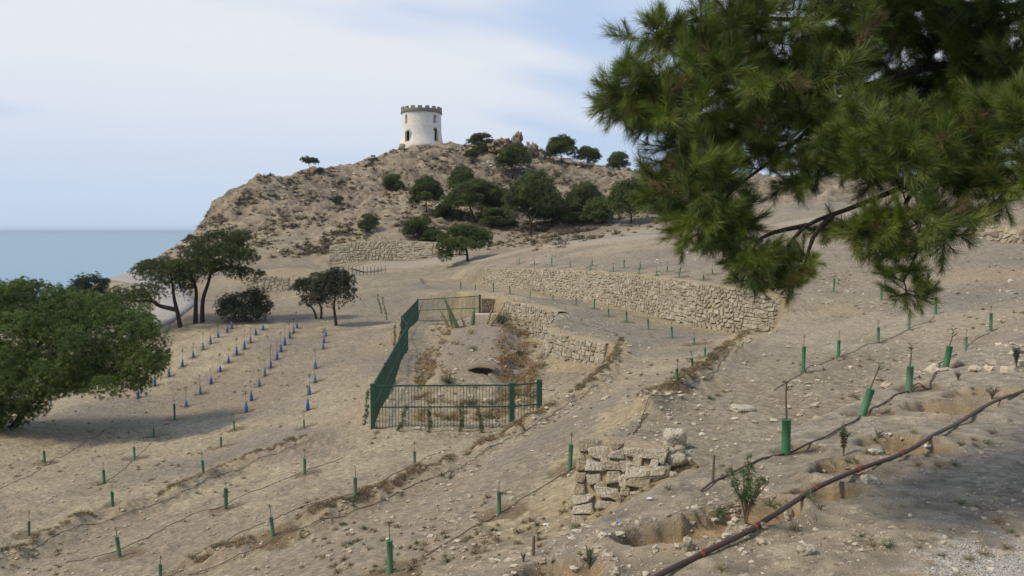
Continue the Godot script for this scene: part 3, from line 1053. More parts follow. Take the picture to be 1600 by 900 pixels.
func build_walls() -> void:
	var grow := func(list: Array, out: float) -> Array:
		var r := []
		for e in list: r.append(P(e[0], e[1], e[2]))
		return r
	stone_wall("stone_wall", grow.call(LONG_TOP, 0.0), grow.call(LONG_FOOT, 0.0), "long pale dry-stone retaining wall across the slope behind the fence", 0.25, 0.2, 300, 0.12)
	var lt := LOW_TOP.slice(1, 4)
	var lf := LOW_FOOT.slice(1, 4)
	stone_wall("stone_wall", grow.call(lt, 0.0), grow.call(lf, 0.0), "pale stone wall beside the cistern, upper length near the dark stone block", 0.3, 0.23, 200, 0.05, "curved stone walls beside the cistern")
	stone_wall("stone_wall", grow.call(LOW_TOP.slice(3, 5), 0.0), grow.call(LOW_FOOT.slice(3, 5), 0.0), "short return of pale stone wall at the bend beside the cistern", 0.3, 0.23, 120, 0.03, "curved stone walls beside the cistern", [], 0.0)
	stone_wall("stone_wall", grow.call(LOW_TOP.slice(4, 8), 0.0), grow.call(LOW_FOOT.slice(4, 8), 0.0), "pale stone wall beside the cistern, lower length ending at the earth ridge", 0.3, 0.23, 200, 0.05, "curved stone walls beside the cistern")
	# the corner of an old terrace, half buried
	stone_wall("stone_wall", [P(906, 686, 15.0), P(940, 688, 14.8), P(1000, 697, 14.5), P(1040, 706, 14.2)], [P(889, 818, 14.5), P(930, 800, 14.4), P(990, 756, 14.3), P(1040, 728, 14.1)], "small dry-stone corner of big tan blocks half buried in loose soil", 0.3, 0.185, 300, 0.0, "", [], 0.35, 0.6)
	# rough stone facing of the road banks far behind
	stone_wall("stone_wall", [P(515, 384, 110.4), P(560, 377, 110.2), P(620, 376, 109.4), P(690, 379, 107.8)], [P(515, 409, 110.2), P(560, 410, 109.8), P(620, 410, 109), P(690, 406, 107.4)], "sandy rubble facing on the road bank under the hill", 0.42, 0.3, 0, 0.15, "", [M.stone[1], M.stone[3], M.stone[0]])
	stone_wall("stone_wall", [P(385, 433, 87.8), P(420, 431, 87.1), P(452, 433, 86.4)], [P(385, 459, 87.8), P(420, 462, 87.1), P(450, 457, 86.4)], "pale low stone wall behind the rounded bush below the hill road", 0.45, 0.32, 0, 0.0)
	stone_wall("stone_wall", [P(1520, 350, 63), P(1560, 352, 60), P(1610, 356, 57), P(1680, 362, 54)], [P(1520, 398, 61.5), P(1560, 402, 58.5), P(1610, 408, 55.5), P(1680, 416, 52.5)], "rough tan rubble bank below the road behind the pine branch", 0.5, 0.34, 150, 0.45, "", [M.stone[3], M.stone_dark, M.stone[1]])
	# grey stone pier beside the back of the fence and its slab
	stone_wall("stone_pier", [P(752, 466, 61.5), P(770, 467, 61), P(790, 468, 60.5)], [P(752, 500, 61.5), P(770, 500, 61), P(790, 500, 60.5)], "square dark grey-brown stone block at the back corner of the fence", 0.26, 0.2, 150, 0.0, "", [M.stone_dark])
	var st := soft()
	var c := P(768, 501, 59)
	box(st, Vector3.ZERO, Vector3(2.6, 0.14, 0.9))
	var o := part("concrete_slab", done(st), M.concrete, self, Transform3D(Basis.IDENTITY, ground(c.x, 59.0) + Vector3(0, 0.08, 0)))
	tag(o, "pale concrete slab on the ground in front of the dark stone block", "slab")

# ---------------------------------------------------------------- tower
func build_tower() -> void:
	var at := ground(P(659, 228, 182).x, 182.0)
	at.y = P(659, 227, 182).y - 0.1
	var o := thing("watch_tower", at, "round white rendered watchtower with stone battlements on the hilltop", "tower")
	# openings: angle from facing the camera, width, foot, head, arched, dark
	var holes := [[-0.62, 1.35, 0.7, 2.85, false, true], [0.87, 1.2, 0.75, 3.55, true, true], [-0.76, 0.62, 4.75, 6.35, true, false], [0.84, 0.85, 4.85, 6.35, true, false]]
	var rad := func(y: float) -> float: return 4.36 + 0.55 * pow(clampf(1.0 - y / 3.4, 0, 1), 2.0) + 0.1 * clampf(1.0 - y / 7.3, 0, 1)
	var st := soft()
	st.set_smooth_group(0)
	var seg := 240
	var H := 7.3
	for k in seg:
		var a0 := TAU * k / seg
		var a1 := TAU * (k + 1) / seg
		var am := wrapf((a0 + a1) * 0.5, -PI, PI)
		var cuts := []
		for h in holes:
			var off: float = (am - h[0]) * 4.5
			if absf(off) < h[1] * 0.5:
				var head: float = h[3]
				if h[4]: head = h[3] - h[1] * 0.5 + sqrt(maxf(0.0, pow(h[1] * 0.5, 2.0) - off * off))
				cuts.append([h[2], head])
		cuts.sort_custom(func(p, q): return p[0] < q[0])
		var pt := func(a: float, y: float, inset := 0.0) -> Vector3:
			var r: float = rad.call(y) - inset
			return Vector3(sin(a) * r, y, cos(a) * r)
		var y := -1.0
		cuts.append([H, H])
		for c in cuts:
			var n := maxi(1, int(ceil((c[0] - y) / 0.5)))
			for i in n:
				var ya := lerpf(y, c[0], float(i) / n)
				var yb := lerpf(y, c[0], float(i + 1) / n)
				quad(st, pt.call(a0, ya), pt.call(a0, yb), pt.call(a1, yb), pt.call(a1, ya))
			if c[0] < H:
				quad(st, pt.call(a0, c[0]), pt.call(a1, c[0]), pt.call(a1, c[0], 0.7), pt.call(a0, c[0], 0.7))
				quad(st, pt.call(a0, c[1]), pt.call(a1, c[1]), pt.call(a1, c[1], 0.7), pt.call(a0, c[1], 0.7))
			y = c[1]
	part("wall", done(st), M.plaster, o)
	for h in holes:                                   # reveals and what closes each opening
		var a: float = h[0]
		var r: float = rad.call(h[2])
		var out := Vector3(sin(a), 0, cos(a))
		var side := Vector3(cos(a), 0, -sin(a))
		var w := soft()
		w.set_smooth_group(-1)
		var depth := 0.55 if h[5] else 0.22
		var c: Vector3 = out * (r - depth)
		quad(w, c - side * h[1] * 0.6 + Vector3(0, h[2] - 0.1, 0), c - side * h[1] * 0.6 + Vector3(0, h[3] + 0.1, 0), c + side * h[1] * 0.6 + Vector3(0, h[3] + 0.1, 0), c + side * h[1] * 0.6 + Vector3(0, h[2] - 0.1, 0))
		var win: Node3D = o
		if not h[5]: win = part("window", done(w), M.niche, o)
		var j := soft()
		for s in [-1.0, 1.0]:
			box(j, out * (r - 0.38) + side * s * (h[1] * 0.5 + 0.05) + Vector3(0, (h[2] + h[3]) * 0.5 - (h[1] * 0.2 if h[4] else 0.0), 0), Vector3(0.1, h[3] - h[2] - (h[1] * 0.5 if h[4] else 0.0), 0.62), Basis(Vector3.UP, a))
		part("jamb" if win != o else "window", done(j), M.plaster, win)
	var f := soft()
	f.set_smooth_group(-1)
	lathe(f, [[4.4, 7.2], [4.56, 7.22], [4.6, 7.5], [4.58, 7.86], [4.2, 7.86], [4.15, 7.0], [0.1, 7.0]], 72)
	part("parapet", done(f), M.tower_stone, o)
	var c := soft()
	box(c, Vector3.ZERO, Vector3(0.2, 0.22, 0.3))
	var dent := done(c)
	for k in 56:
		var a := TAU * (k + 0.3) / 56.0
		part("corbel", dent, M.tower_stone, o, Transform3D(Basis(Vector3.UP, a), Vector3(sin(a) * 4.5, 7.12, cos(a) * 4.5)))
	for k in 17:
		var a := TAU * (k + 0.1) / 17.0
		var ms := soft()
		box(ms, Vector3.ZERO, Vector3(rng.randf_range(0.8, 0.98), rng.randf_range(0.5, 0.62), 0.38), Basis(Vector3(0, 0, 1), rng.randf_range(-0.05, 0.05)))
		part("merlon", done(ms), M.tower_stone, o, Transform3D(Basis(Vector3.UP, a), Vector3(sin(a) * 4.38, 8.06, cos(a) * 4.38)))
	var mast := soft()
	sweep(mast, [Vector3(-2.2, 7.0, 0), Vector3(-2.35, 9.0, 0)], 0.05, 6)
	part("mast", done(mast), M.twig, o)

# ---------------------------------------------------------------- green fence round the cistern
func fence_run(o: Node3D, origin: Vector3, a: Vector3, b: Vector3, ha: float, hb: float, gap: float, bars_left: int) -> int:
	var n := int(a.distance_to(b) / gap)
	var dir := (b - a).normalized()
	var yaw := atan2(-dir.z, dir.x)
	var pitch := asin(dir.y)
	for e in [[0.04, 0.05], [0.52, 0.05], [0.99, 0.06]]:
		var st := soft()
		var p0 := a + Vector3(0, ha * e[0], 0)
		var p1 := b + Vector3(0, hb * e[0], 0)
		box(st, Vector3.ZERO, Vector3(p0.distance_to(p1), e[1], 0.04), Basis(Vector3.UP, yaw) * Basis(Vector3(0, 0, 1), asin((p1 - p0).normalized().y)))
		part("rail", done(st), M.green_metal, o, Transform3D(Basis.IDENTITY, (p0 + p1) * 0.5 - origin))
	var rest := soft()
	var any := false
	for i in range(1, n):
		var t := float(i) / n
		var h := lerpf(ha, hb, t)
		var tr := Transform3D(Basis(Vector3.UP, yaw) * Basis.from_scale(Vector3(1, h * 1.03, 1)), a.lerp(b, t) + Vector3(0, h * 0.5, 0) - origin)
		if bars_left > 0:
			part("bar", meshes.bar, M.green_metal, o, tr)
			bars_left -= 1
		else:
			rest.append_from(meshes.bar, 0, tr)
			any = true
	if any: tag(part("far_bars", rest.commit(), M.green_metal, o), "", "", "", "stuff")
	return bars_left

func fence_post(o: Node3D, origin: Vector3, p: Vector3, h: float, w: float) -> void:
	var st := soft()
	box(st, Vector3(0, h * 0.5 - 0.1, 0), Vector3(w, h + 0.2, w))
	box(st, Vector3(0, h + 0.012, 0), Vector3(w + 0.02, 0.024, w + 0.02))
	part("post", done(st), M.green_metal, o, Transform3D(Basis.IDENTITY, p - origin))

func build_fence() -> void:
	var st := soft()
	box(st, Vector3.ZERO, Vector3(0.018, 1.0, 0.018))
	meshes.bar = done(st)
	var FL := P(583, 673, 31)
	var FG := P(800, 672, 31)
	var FR := P(843, 668, 31)
	var S1 := P(637, 551, 52)
	var S2 := P(628, 535, 55)
	var BL := P(653, 503, 64)
	var BR := P(750, 502, 60.5)
	var o := thing("metal_fence", FL, "dark green metal bar fence round the low earth-covered cistern", "fence")
	var left := 300
	left = fence_run(o, FL, FL, FG, 1.8, 1.8, 0.125, left)
	left = fence_run(o, FL, BL, BR, 1.8, 1.95, 0.125, left)
	left = fence_run(o, FL, FL, FL.lerp(S1, 0.5), 1.8, 1.8, 0.1, left)
	left = fence_run(o, FL, FL.lerp(S1, 0.5), S1, 1.8, 1.8, 0.1, left)
	left = fence_run(o, FL, S1, S2, 1.8, 1.8, 0.1, left)
	left = fence_run(o, FL, S2, BL, 1.8, 1.8, 0.1, left)
	for e in [[FL, 1.85, 0.16], [FL.lerp(S1, 0.25), 1.84, 0.07], [FL.lerp(S1, 0.5), 1.84, 0.07], [FL.lerp(S1, 0.75), 1.84, 0.07], [S1, 1.84, 0.08], [S2, 1.84, 0.08], [BL, 1.85, 0.1], [BR, 2.0, 0.14]]:
		fence_post(o, FL, e[0], e[1], e[2])
	var g := thing("gate", FG, "narrow dark green gate between two thick posts at the fence corner", "gate")
	fence_run(g, FG, FG, FR, 1.8, 1.8, 0.115, 40)
	fence_post(g, FG, FG, 1.86, 0.2)
	fence_post(g, FG, FR, 1.88, 0.2)

# ---------------------------------------------------------------- trees
func blobs(list: Array) -> Array:                 # pixel centre, distance, pixel radii -> centre and radii in metres
	var out := []
	for e in list:
		var k: float = e[2] / FOCAL
		out.append([P(e[0], e[1], e[2]), Vector3(e[3] * k, e[4] * k, e[3] * k * (e[5] if e.size() > 5 else 0.9))])
	return out

func foliage(list: Array, origin: Vector3, size: float, cover: float, c0: Color, c1: Color) -> Array:
	var tr := []
	var co := []
	var all := list.duplicate()
	for b in list:
		for k in 4:
			var v := Vector3(rng.randfn(), absf(rng.randfn()) * 0.9 - 0.2, rng.randfn()).normalized()
			var f := rng.randf_range(0.28, 0.5)
			all.append([b[0] + v * b[1] * 0.9, Vector3(b[1].x * f, b[1].y * f * 1.2, b[1].z * f)])
	for b in all:
		var c: Vector3 = b[0] - origin
		var r: Vector3 = b[1]
		var n := int(cover * 12.0 * (r.x * r.y + r.y * r.z + r.x * r.z) / 3.0 / (size * size))
		var tone := rng.randf()
		for k in n:
			var v := Vector3(rng.randfn(), rng.randfn(), rng.randfn()).normalized()
			if v.y < -0.3 and rng.randf() < 0.5: v.y = -v.y
			var wob := 1.0 + n_mid.get_noise_3dv(c * 3.0 + v * r.x * 2.4) * 0.6
			var p := c + v * r * (0.45 + 0.55 * pow(rng.randf(), 0.4)) * wob
			var up := (v * 0.9 + Vector3(0, 0.55, 0) + Vector3(rng.randfn(), rng.randfn(), rng.randfn()) * 0.35).normalized()
			var bs := frame_at(up).rotated(up, rng.randf() * TAU)
			tr.append(Transform3D(bs.scaled(Vector3.ONE * size * rng.randf_range(0.65, 1.25)), p))
			co.append(c0.lerp(c1, clampf(0.5 * tone + 0.5 * rng.randf(), 0, 1)))
	return [tr, co]

func limb(st: SurfaceTool, a: Vector3, b: Vector3, r0: float, r1: float, sag: float) -> void:
	var m := a.lerp(b, 0.5) + Vector3(rng.randf_range(-1, 1), sag, rng.randf_range(-1, 1)) * a.distance_to(b) * 0.16
	sweep(st, spline([a, m, b], maxf(0.15, a.distance_to(b) / 6.0)), [r0, r1], 6, false)

# a tree whose trunks are given as lines and whose limbs reach each foliage clump
func tree(called: String, base: Vector3, label: String, trunks: Array, clumps: Array, size: float, cover: float, c0: Color, c1: Color, r: float, group := "", category := "tree", bark: Material = null) -> Node3D:
	var o := thing(called, base, label, category, group)
	var st := soft()
	var nodes := []
	for t in trunks:
		var l := []
		for p in t: l.append(p - base)
		var s := spline(l, 0.3)
		sweep(st, s, [r, r * 0.4], 8)
		for i in range(int(s.size() * 0.45), s.size()): nodes.append(s[i])
	for c in clumps:
		var q: Vector3 = c[0] - base
		var best: Vector3 = nodes[0]
		for nn in nodes:
			if nn.distance_to(q) + maxf(0.0, nn.y - q.y) < best.distance_to(q) + maxf(0.0, best.y - q.y): best = nn
		limb(st, best, q, r * 0.4, r * 0.12, 0.3)
		for k in 3:
			var v := Vector3(rng.randfn(), absf(rng.randfn()) * 0.5, rng.randfn()).normalized() * 0.75
			limb(st, q, q + v * c[1], r * 0.15, r * 0.05, 0.0)
	part("trunk", done(st), bark if bark else M.bark, o)
	var f := foliage(clumps, base, size, cover, c0, c1)
	many("crown", meshes.tuft, M.needle, f[0], o, f[1])
	return o

func random_crown(height: float, width: float, low: float, flat: float, n: int) -> Array:
	var out := []
	var rr := width * 0.5
	for k in n:
		var a := rng.randf() * TAU
		var q := sqrt((k + 0.5) / n)
		var y := lerpf(low, 1.0, pow(1.0 - q * q * 0.75, flat)) * height - rng.randf() * height * 0.16 - height * 0.06
		var s := rng.randf_range(0.24, 0.4) * rr
		out.append([Vector3(cos(a) * q * (rr - s * 0.7), maxf(y, height * low * 0.9), sin(a) * q * (rr - s * 0.7)), Vector3(s * 1.25, s * 0.8, s * 1.2)])
	return out

func build_trees() -> void:
	meshes.tuft = spray_mesh(40, 1.5, 1.0, 0.05, Color(0.8, 0.85, 0.7), Color(1.1, 1.1, 1.0), 0.15, 0.12)
	var g0 := Color(0.028, 0.044, 0.012)
	var g1 := Color(0.16, 0.195, 0.05)
	# prototypes, 5 m high: round pine, open pine, umbrella pine, bush
	var proto := {}
	var low_of := {"round": 0.16, "open": 0.24, "umbrella": 0.66, "bush": 0.0}
	for kind in low_of:
		var cl := random_crown(5.0, {"round": 5.2, "open": 5.6, "umbrella": 4.6, "bush": 6.5}[kind], low_of[kind], {"round": 0.7, "open": 0.6, "umbrella": 0.25, "bush": 0.8}[kind], {"round": 34, "open": 24, "umbrella": 16, "bush": 22}[kind])
		var tr := [[Vector3(0, -0.3, 0), Vector3(0.15, 0.9, 0.1), Vector3(-0.1, 2.0, 0), Vector3(0.2, 3.3, -0.1)]]
		if kind == "open": tr = [[Vector3(0, -0.3, 0), Vector3(0.3, 1.0, 0.2), Vector3(0.8, 2.2, 0.1), Vector3(0.9, 3.4, 0)], [Vector3(0, -0.2, 0), Vector3(-0.4, 1.1, 0), Vector3(-1.0, 2.0, 0.3), Vector3(-1.4, 3.2, 0.2)]]
		if kind == "bush": tr = [[Vector3(0, -0.3, 0), Vector3(0.1, 0.8, 0), Vector3(0.2, 1.6, 0)]]
		var p := tree("prototype", Vector3.ZERO, "", tr, cl, 0.26, 0.75, g0, g1, 0.11 if kind != "umbrella" else 0.09)
		proto[kind] = p
		remove_child(p)
	# [kind, u, foot v, height px, width px, name, label]
	var list := [
		["umbrella", 484, 276, 30, 27, "pine_tree", "lone flat-topped pine on the bare skyline of the hill"],
		["round", 877, 254, 40, 52, "pine_tree", "rounded dark pine on the skyline past the rock outcrop"],
		["round", 918, 259, 29, 40, "pine_tree", "smaller pine on the skyline touching the rounded dark pine"],
		["bush", 752, 224, 20, 42, "shrub", "low spreading dark shrub on the summit between tower and outcrop"],
		["bush", 752, 238, 15, 28, "shrub", "small dark shrub just under the summit shrub"],
		["open", 738, 254, 20, 26, "pine_tree", "little pine below the tower on the crest slope"],
		["open", 800, 280, 52, 62, "pine_tree", "spreading pine with bare trunks below the rock outcrop"],
		["round", 722, 310, 48, 46, "pine_tree", "upright dark pine half way up the hill below the little pine"],
		["round", 667, 330, 52, 52, "pine_tree", "dense dark pine on the hillside directly below the tower"],
		["bush", 614, 299, 26, 34, "shrub", "round dark green bush on the open hillside below the tower"],
		["open", 745, 348, 64, 92, "pine_tree", "broad pine with leaning limbs in the hillside grove"],
		["open", 828, 366, 92, 92, "pine_tree", "tallest pine of the hillside grove with several foliage tiers"],
		["round", 914, 341, 54, 56, "pine_tree", "paler pine with thin visible trunk near the edge of the hillside grove"],
		["bush", 655, 376, 36, 55, "shrub", "olive green bush at the hill foot above the rubble bank"],
		["bush", 577, 361, 26, 32, "shrub", "small yellowish bush on the lower hillside above the rubble bank"],
		["bush", 678, 378, 20, 40, "shrub", "low pale bush beside the olive green bush at the hill foot"],
		["round", 985, 350, 68, 72, "pine_tree", "pine at the hill foot half hidden by the overhanging branch"],
		["bush", 968, 266, 28, 40, "shrub", "dark bush on the skyline next to the overhanging branch"],
		["bush", 862, 350, 44, 70, "shrub", "dark undergrowth bush between the tallest pine and the paler pine"],
		["bush", 700, 345, 30, 44, "shrub", "dark bush under the broad pine of the hillside grove"],
		["bush", 790, 330, 34, 56, "shrub", "dark bush in the middle of the hillside grove"],
		["bush", 770, 356, 30, 70, "shrub", "low dark bush under the tallest pine beside the broad pine"],
		["bush", 890, 352, 34, 60, "shrub", "low dark bush under the paler pine at the grove edge"],
		["bush", 940, 350, 40, 60, "shrub", "dark bush between the paler pine and the half hidden pine"],
		["bush", 530, 318, 12, 20, "shrub", "tiny dark bush alone on the bare hillside"],
		["round", 1040, 345, 60, 60, "pine_tree", "dark pine beyond the road showing through the overhanging branch"]]
	for e in list:
		var p := hit(e[1], e[2])
		if -p.z > 190.0 or absf(P(e[1], e[2], -p.z).y - p.y) > 1.5:      # sight line just over the crest: stands on the crest
			var best := 1e9
			for q in range(150, 190):
				var g := ground(P(e[1], e[2], q).x, q)
				if P(e[1], e[2], q).y - g.y < best:
					best = P(e[1], e[2], q).y - g.y
					p = g
		var k: float = -p.z / FOCAL
		var o: Node3D = proto[e[0]].duplicate()
		o.name = numbered(e[5])
		add_child(o)
		o.position = p
		o.rotation.y = rng.randf() * TAU
		var w: float = e[4] * k / {"round": 5.2, "open": 5.6, "umbrella": 4.6, "bush": 6.5}[e[0]]
		o.scale = Vector3(w, e[3] * k / 5.0, w)
		tag(o, e[6], "tree" if e[5] == "pine_tree" else "shrub")
	for k in proto: proto[k].free()
	var lone := hit(731, 411)
	var L := -lone.z
	tree("pine_tree", lone, "bright green round pine standing alone beside the road bend under the hill", [[lone + Vector3(0, -0.3, 0), P(730, 398, L), P(728, 385, L), P(724, 372, L)]],
		blobs([[727, 362, L, 22, 11], [745, 368, L, 20, 12], [708, 372, L, 18, 13], [758, 377, L, 10, 9], [698, 385, L - 0.5, 14, 13], [696, 400, L - 0.6, 11, 10], [722, 380, L - 1, 22, 10], [742, 382, L - 1, 18, 9], [730, 370, L + 1, 24, 12], [712, 390, L, 12, 10]]),
		0.26, 1.2, Color(0.04, 0.066, 0.012), Color(0.14, 0.19, 0.04), 0.2)
	# the big pine low on the slope, its limb leaning out over the field
	var b := hit(8, 668)
	var D := -b.z
	tree("pine_tree", b, "big spreading pine with a low leaning limb beside the planted field", [
		[b + Vector3(0, -0.4, 0), P(30, 655, D), P(45, 625, D), P(100, 610, D - 0.5), P(150, 600, D - 1)],
		[b + Vector3(-0.3, -0.4, 0), P(0, 640, D + 0.3), P(20, 590, D + 1), P(60, 540, D + 1), P(90, 500, D + 1)],
		[b + Vector3(-0.3, -0.4, 0), P(-40, 620, D), P(-60, 560, D)]],
		blobs([[190, 575, D - 1, 62, 42], [225, 545, D - 1, 36, 40], [130, 560, D - 1.5, 60, 45], [60, 585, D - 1.5, 62, 38], [0, 580, D - 1, 60, 40], [150, 515, D, 66, 36], [90, 510, D - 0.5, 62, 42], [30, 525, D - 1, 62, 45], [-30, 530, D, 60, 50], [60, 472, D + 1, 58, 28], [120, 480, D + 1, 48, 28], [10, 480, D + 0.5, 50, 30], [-50, 480, D + 1, 60, 36], [180, 500, D + 1, 34, 30], [215, 510, D + 0.5, 26, 26], [-80, 600, D, 50, 40], [110, 590, D - 2, 46, 28], [30, 618, D - 1.5, 46, 22], [-20, 622, D - 1.5, 50, 34], [60, 605, D - 2.2, 56, 28], [175, 598, D - 1.8, 52, 24], [225, 572, D - 1.5, 34, 28], [-60, 640, D - 1, 40, 30], [12, 652, D - 1.2, 34, 20], [55, 640, D - 1.6, 24, 14], [-30, 655, D - 1, 30, 20]]),
		0.16, 0.95, Color(0.03, 0.054, 0.011), Color(0.175, 0.235, 0.045), 0.19)
	b = hit(283, 511)
	D = -b.z
	tree("pine_tree", b, "pine with a bare limb stretched out over the coast road", [
		[b + Vector3(0, -0.4, 0), P(277, 487, D), P(272, 465, D), P(268, 430, D)],
		[P(276, 484, D), P(250, 478, D), P(236, 470, D - 0.4), P(215, 470, D)]],
		blobs([[205, 470, D, 34, 18], [228, 462, D - 0.6, 26, 15], [190, 478, D + 1, 22, 18], [258, 440, D - 0.5, 34, 22], [285, 435, D, 28, 24], [240, 425, D + 1, 28, 16], [260, 416, D + 1, 30, 11], [232, 418, D + 1.5, 20, 10], [288, 421, D, 20, 13]]),
		0.2, 0.6, g0, Color(0.12, 0.14, 0.034), 0.2)
	b = hit(316, 504)
	D = -b.z
	tree("pine_tree", b, "twin-trunked tall pine with layered crown beside the coast road", [
		[b + Vector3(0, -0.4, 0), P(317, 470, D), P(326, 440, D), P(335, 400, D)],
		[b + Vector3(-0.5, -0.4, 0.2), P(306, 475, D), P(306, 450, D), P(296, 425, D)],
		[P(330, 425, D), P(350, 418, D), P(372, 420, D)]],
		blobs([[336, 381, D, 38, 16], [360, 370, D + 0.6, 26, 12], [308, 397, D, 24, 12], [345, 400, D - 0.5, 46, 18], [375, 405, D, 26, 14], [310, 415, D - 0.8, 40, 16], [330, 420, D - 0.5, 34, 12], [388, 430, D, 22, 11], [365, 425, D - 0.4, 20, 10], [290, 450, D - 0.3, 14, 18], [370, 390, D + 1, 22, 16]]),
		0.2, 0.65, g0, Color(0.12, 0.14, 0.034), 0.2)
	b = hit(142, 486, 60.0)
	D = -b.z
	tree("shrub", b, "dark rounded evergreen bush rising behind the big spreading pine", [[b + Vector3(0, -0.3, 0), P(142, 465, D), P(142, 455, D)]], blobs([[142, 446, D, 24, 18], [150, 465, D, 20, 18], [128, 462, D, 20, 22]]), 0.3, 1.1, Color(0.014, 0.03, 0.012), Color(0.035, 0.06, 0.02), 0.12, "", "shrub")
	b = hit(383, 501)
	D = -b.z
	tree("shrub", b, "wide rounded grey-green bush at the end of the blue guard rows", [[b + Vector3(0, -0.3, 0), P(383, 490, D), P(383, 480, D)]], blobs([[383, 476, D, 34, 22], [362, 484, D, 20, 18], [405, 482, D, 18, 18], [380, 490, D - 0.6, 34, 12]]), 0.2, 0.9, Color(0.03, 0.038, 0.018), Color(0.08, 0.085, 0.04), 0.1, "", "shrub")
	b = hit(526, 509)
	D = -b.z
	tree("olive_tree", b, "olive tree with dark round crown and single straight trunk at the field end", [[b + Vector3(0, -0.3, 0), P(523, 490, D), P(522, 476, D), P(525, 455, D)]], blobs([[525, 462, D, 32, 18], [540, 448, D, 18, 20], [508, 455, D, 20, 20], [522, 437, D, 22, 14], [527, 428, D, 12, 10]]), 0.2, 0.9, Color(0.04, 0.042, 0.024), Color(0.105, 0.105, 0.065), 0.14, "", "tree", M.bark_grey)
	b = hit(501, 498)
	D = -b.z
	tree("olive_tree", b, "multi-stemmed olive tree leaning away beside the round-crowned olive", [[b + Vector3(0, -0.3, 0), P(502, 482, D), P(494, 466, D), P(485, 452, D)], [b + Vector3(-0.3, -0.3, 0), P(490, 484, D), P(478, 474, D)]], blobs([[485, 455, D, 22, 20], [475, 448, D, 14, 18], [495, 442, D, 18, 14], [484, 472, D, 18, 8]]), 0.2, 0.8, Color(0.04, 0.05, 0.024), Color(0.1, 0.11, 0.055), 0.12, "", "tree", M.bark_grey)

# ---------------------------------------------------------------- the near pine whose boughs hang into view
func brush_mesh(needles: int, long := 0.65) -> ArrayMesh:       # a shoot 1 long along +Y with needles all round, pointing forward
	var st := soft()
	st.set_smooth_group(-1)
	for k in needles:
		var t := pow(rng.randf(), 0.8)
		var az := rng.randf() * TAU
		var el := lerpf(1.25, 0.42, t) + rng.randf_range(-0.22, 0.22)
		var dir := Vector3(sin(el) * cos(az), cos(el), sin(el) * sin(az))
		var l := long * rng.randf_range(0.6, 1.2)
		var base := Vector3(0, t, 0)
		var side := dir.cross(Vector3(rng.randfn(), rng.randfn(), rng.randfn())).normalized() * 0.006
		var mid := base + dir * l * 0.5
		var tip := base + dir * l + Vector3(rng.randfn(), rng.randfn(), rng.randfn()) * 0.035
		st.set_color(Color(0.75, 0.8, 0.7).lerp(Color(1.2, 1.15, 1.0), rng.randf()))
		for p in [base - side, mid - side, mid + side, base - side, mid + side, base + side, mid - side, tip, mid + side]: st.add_vertex(p)
	st.generate_normals()
	return st.commit()

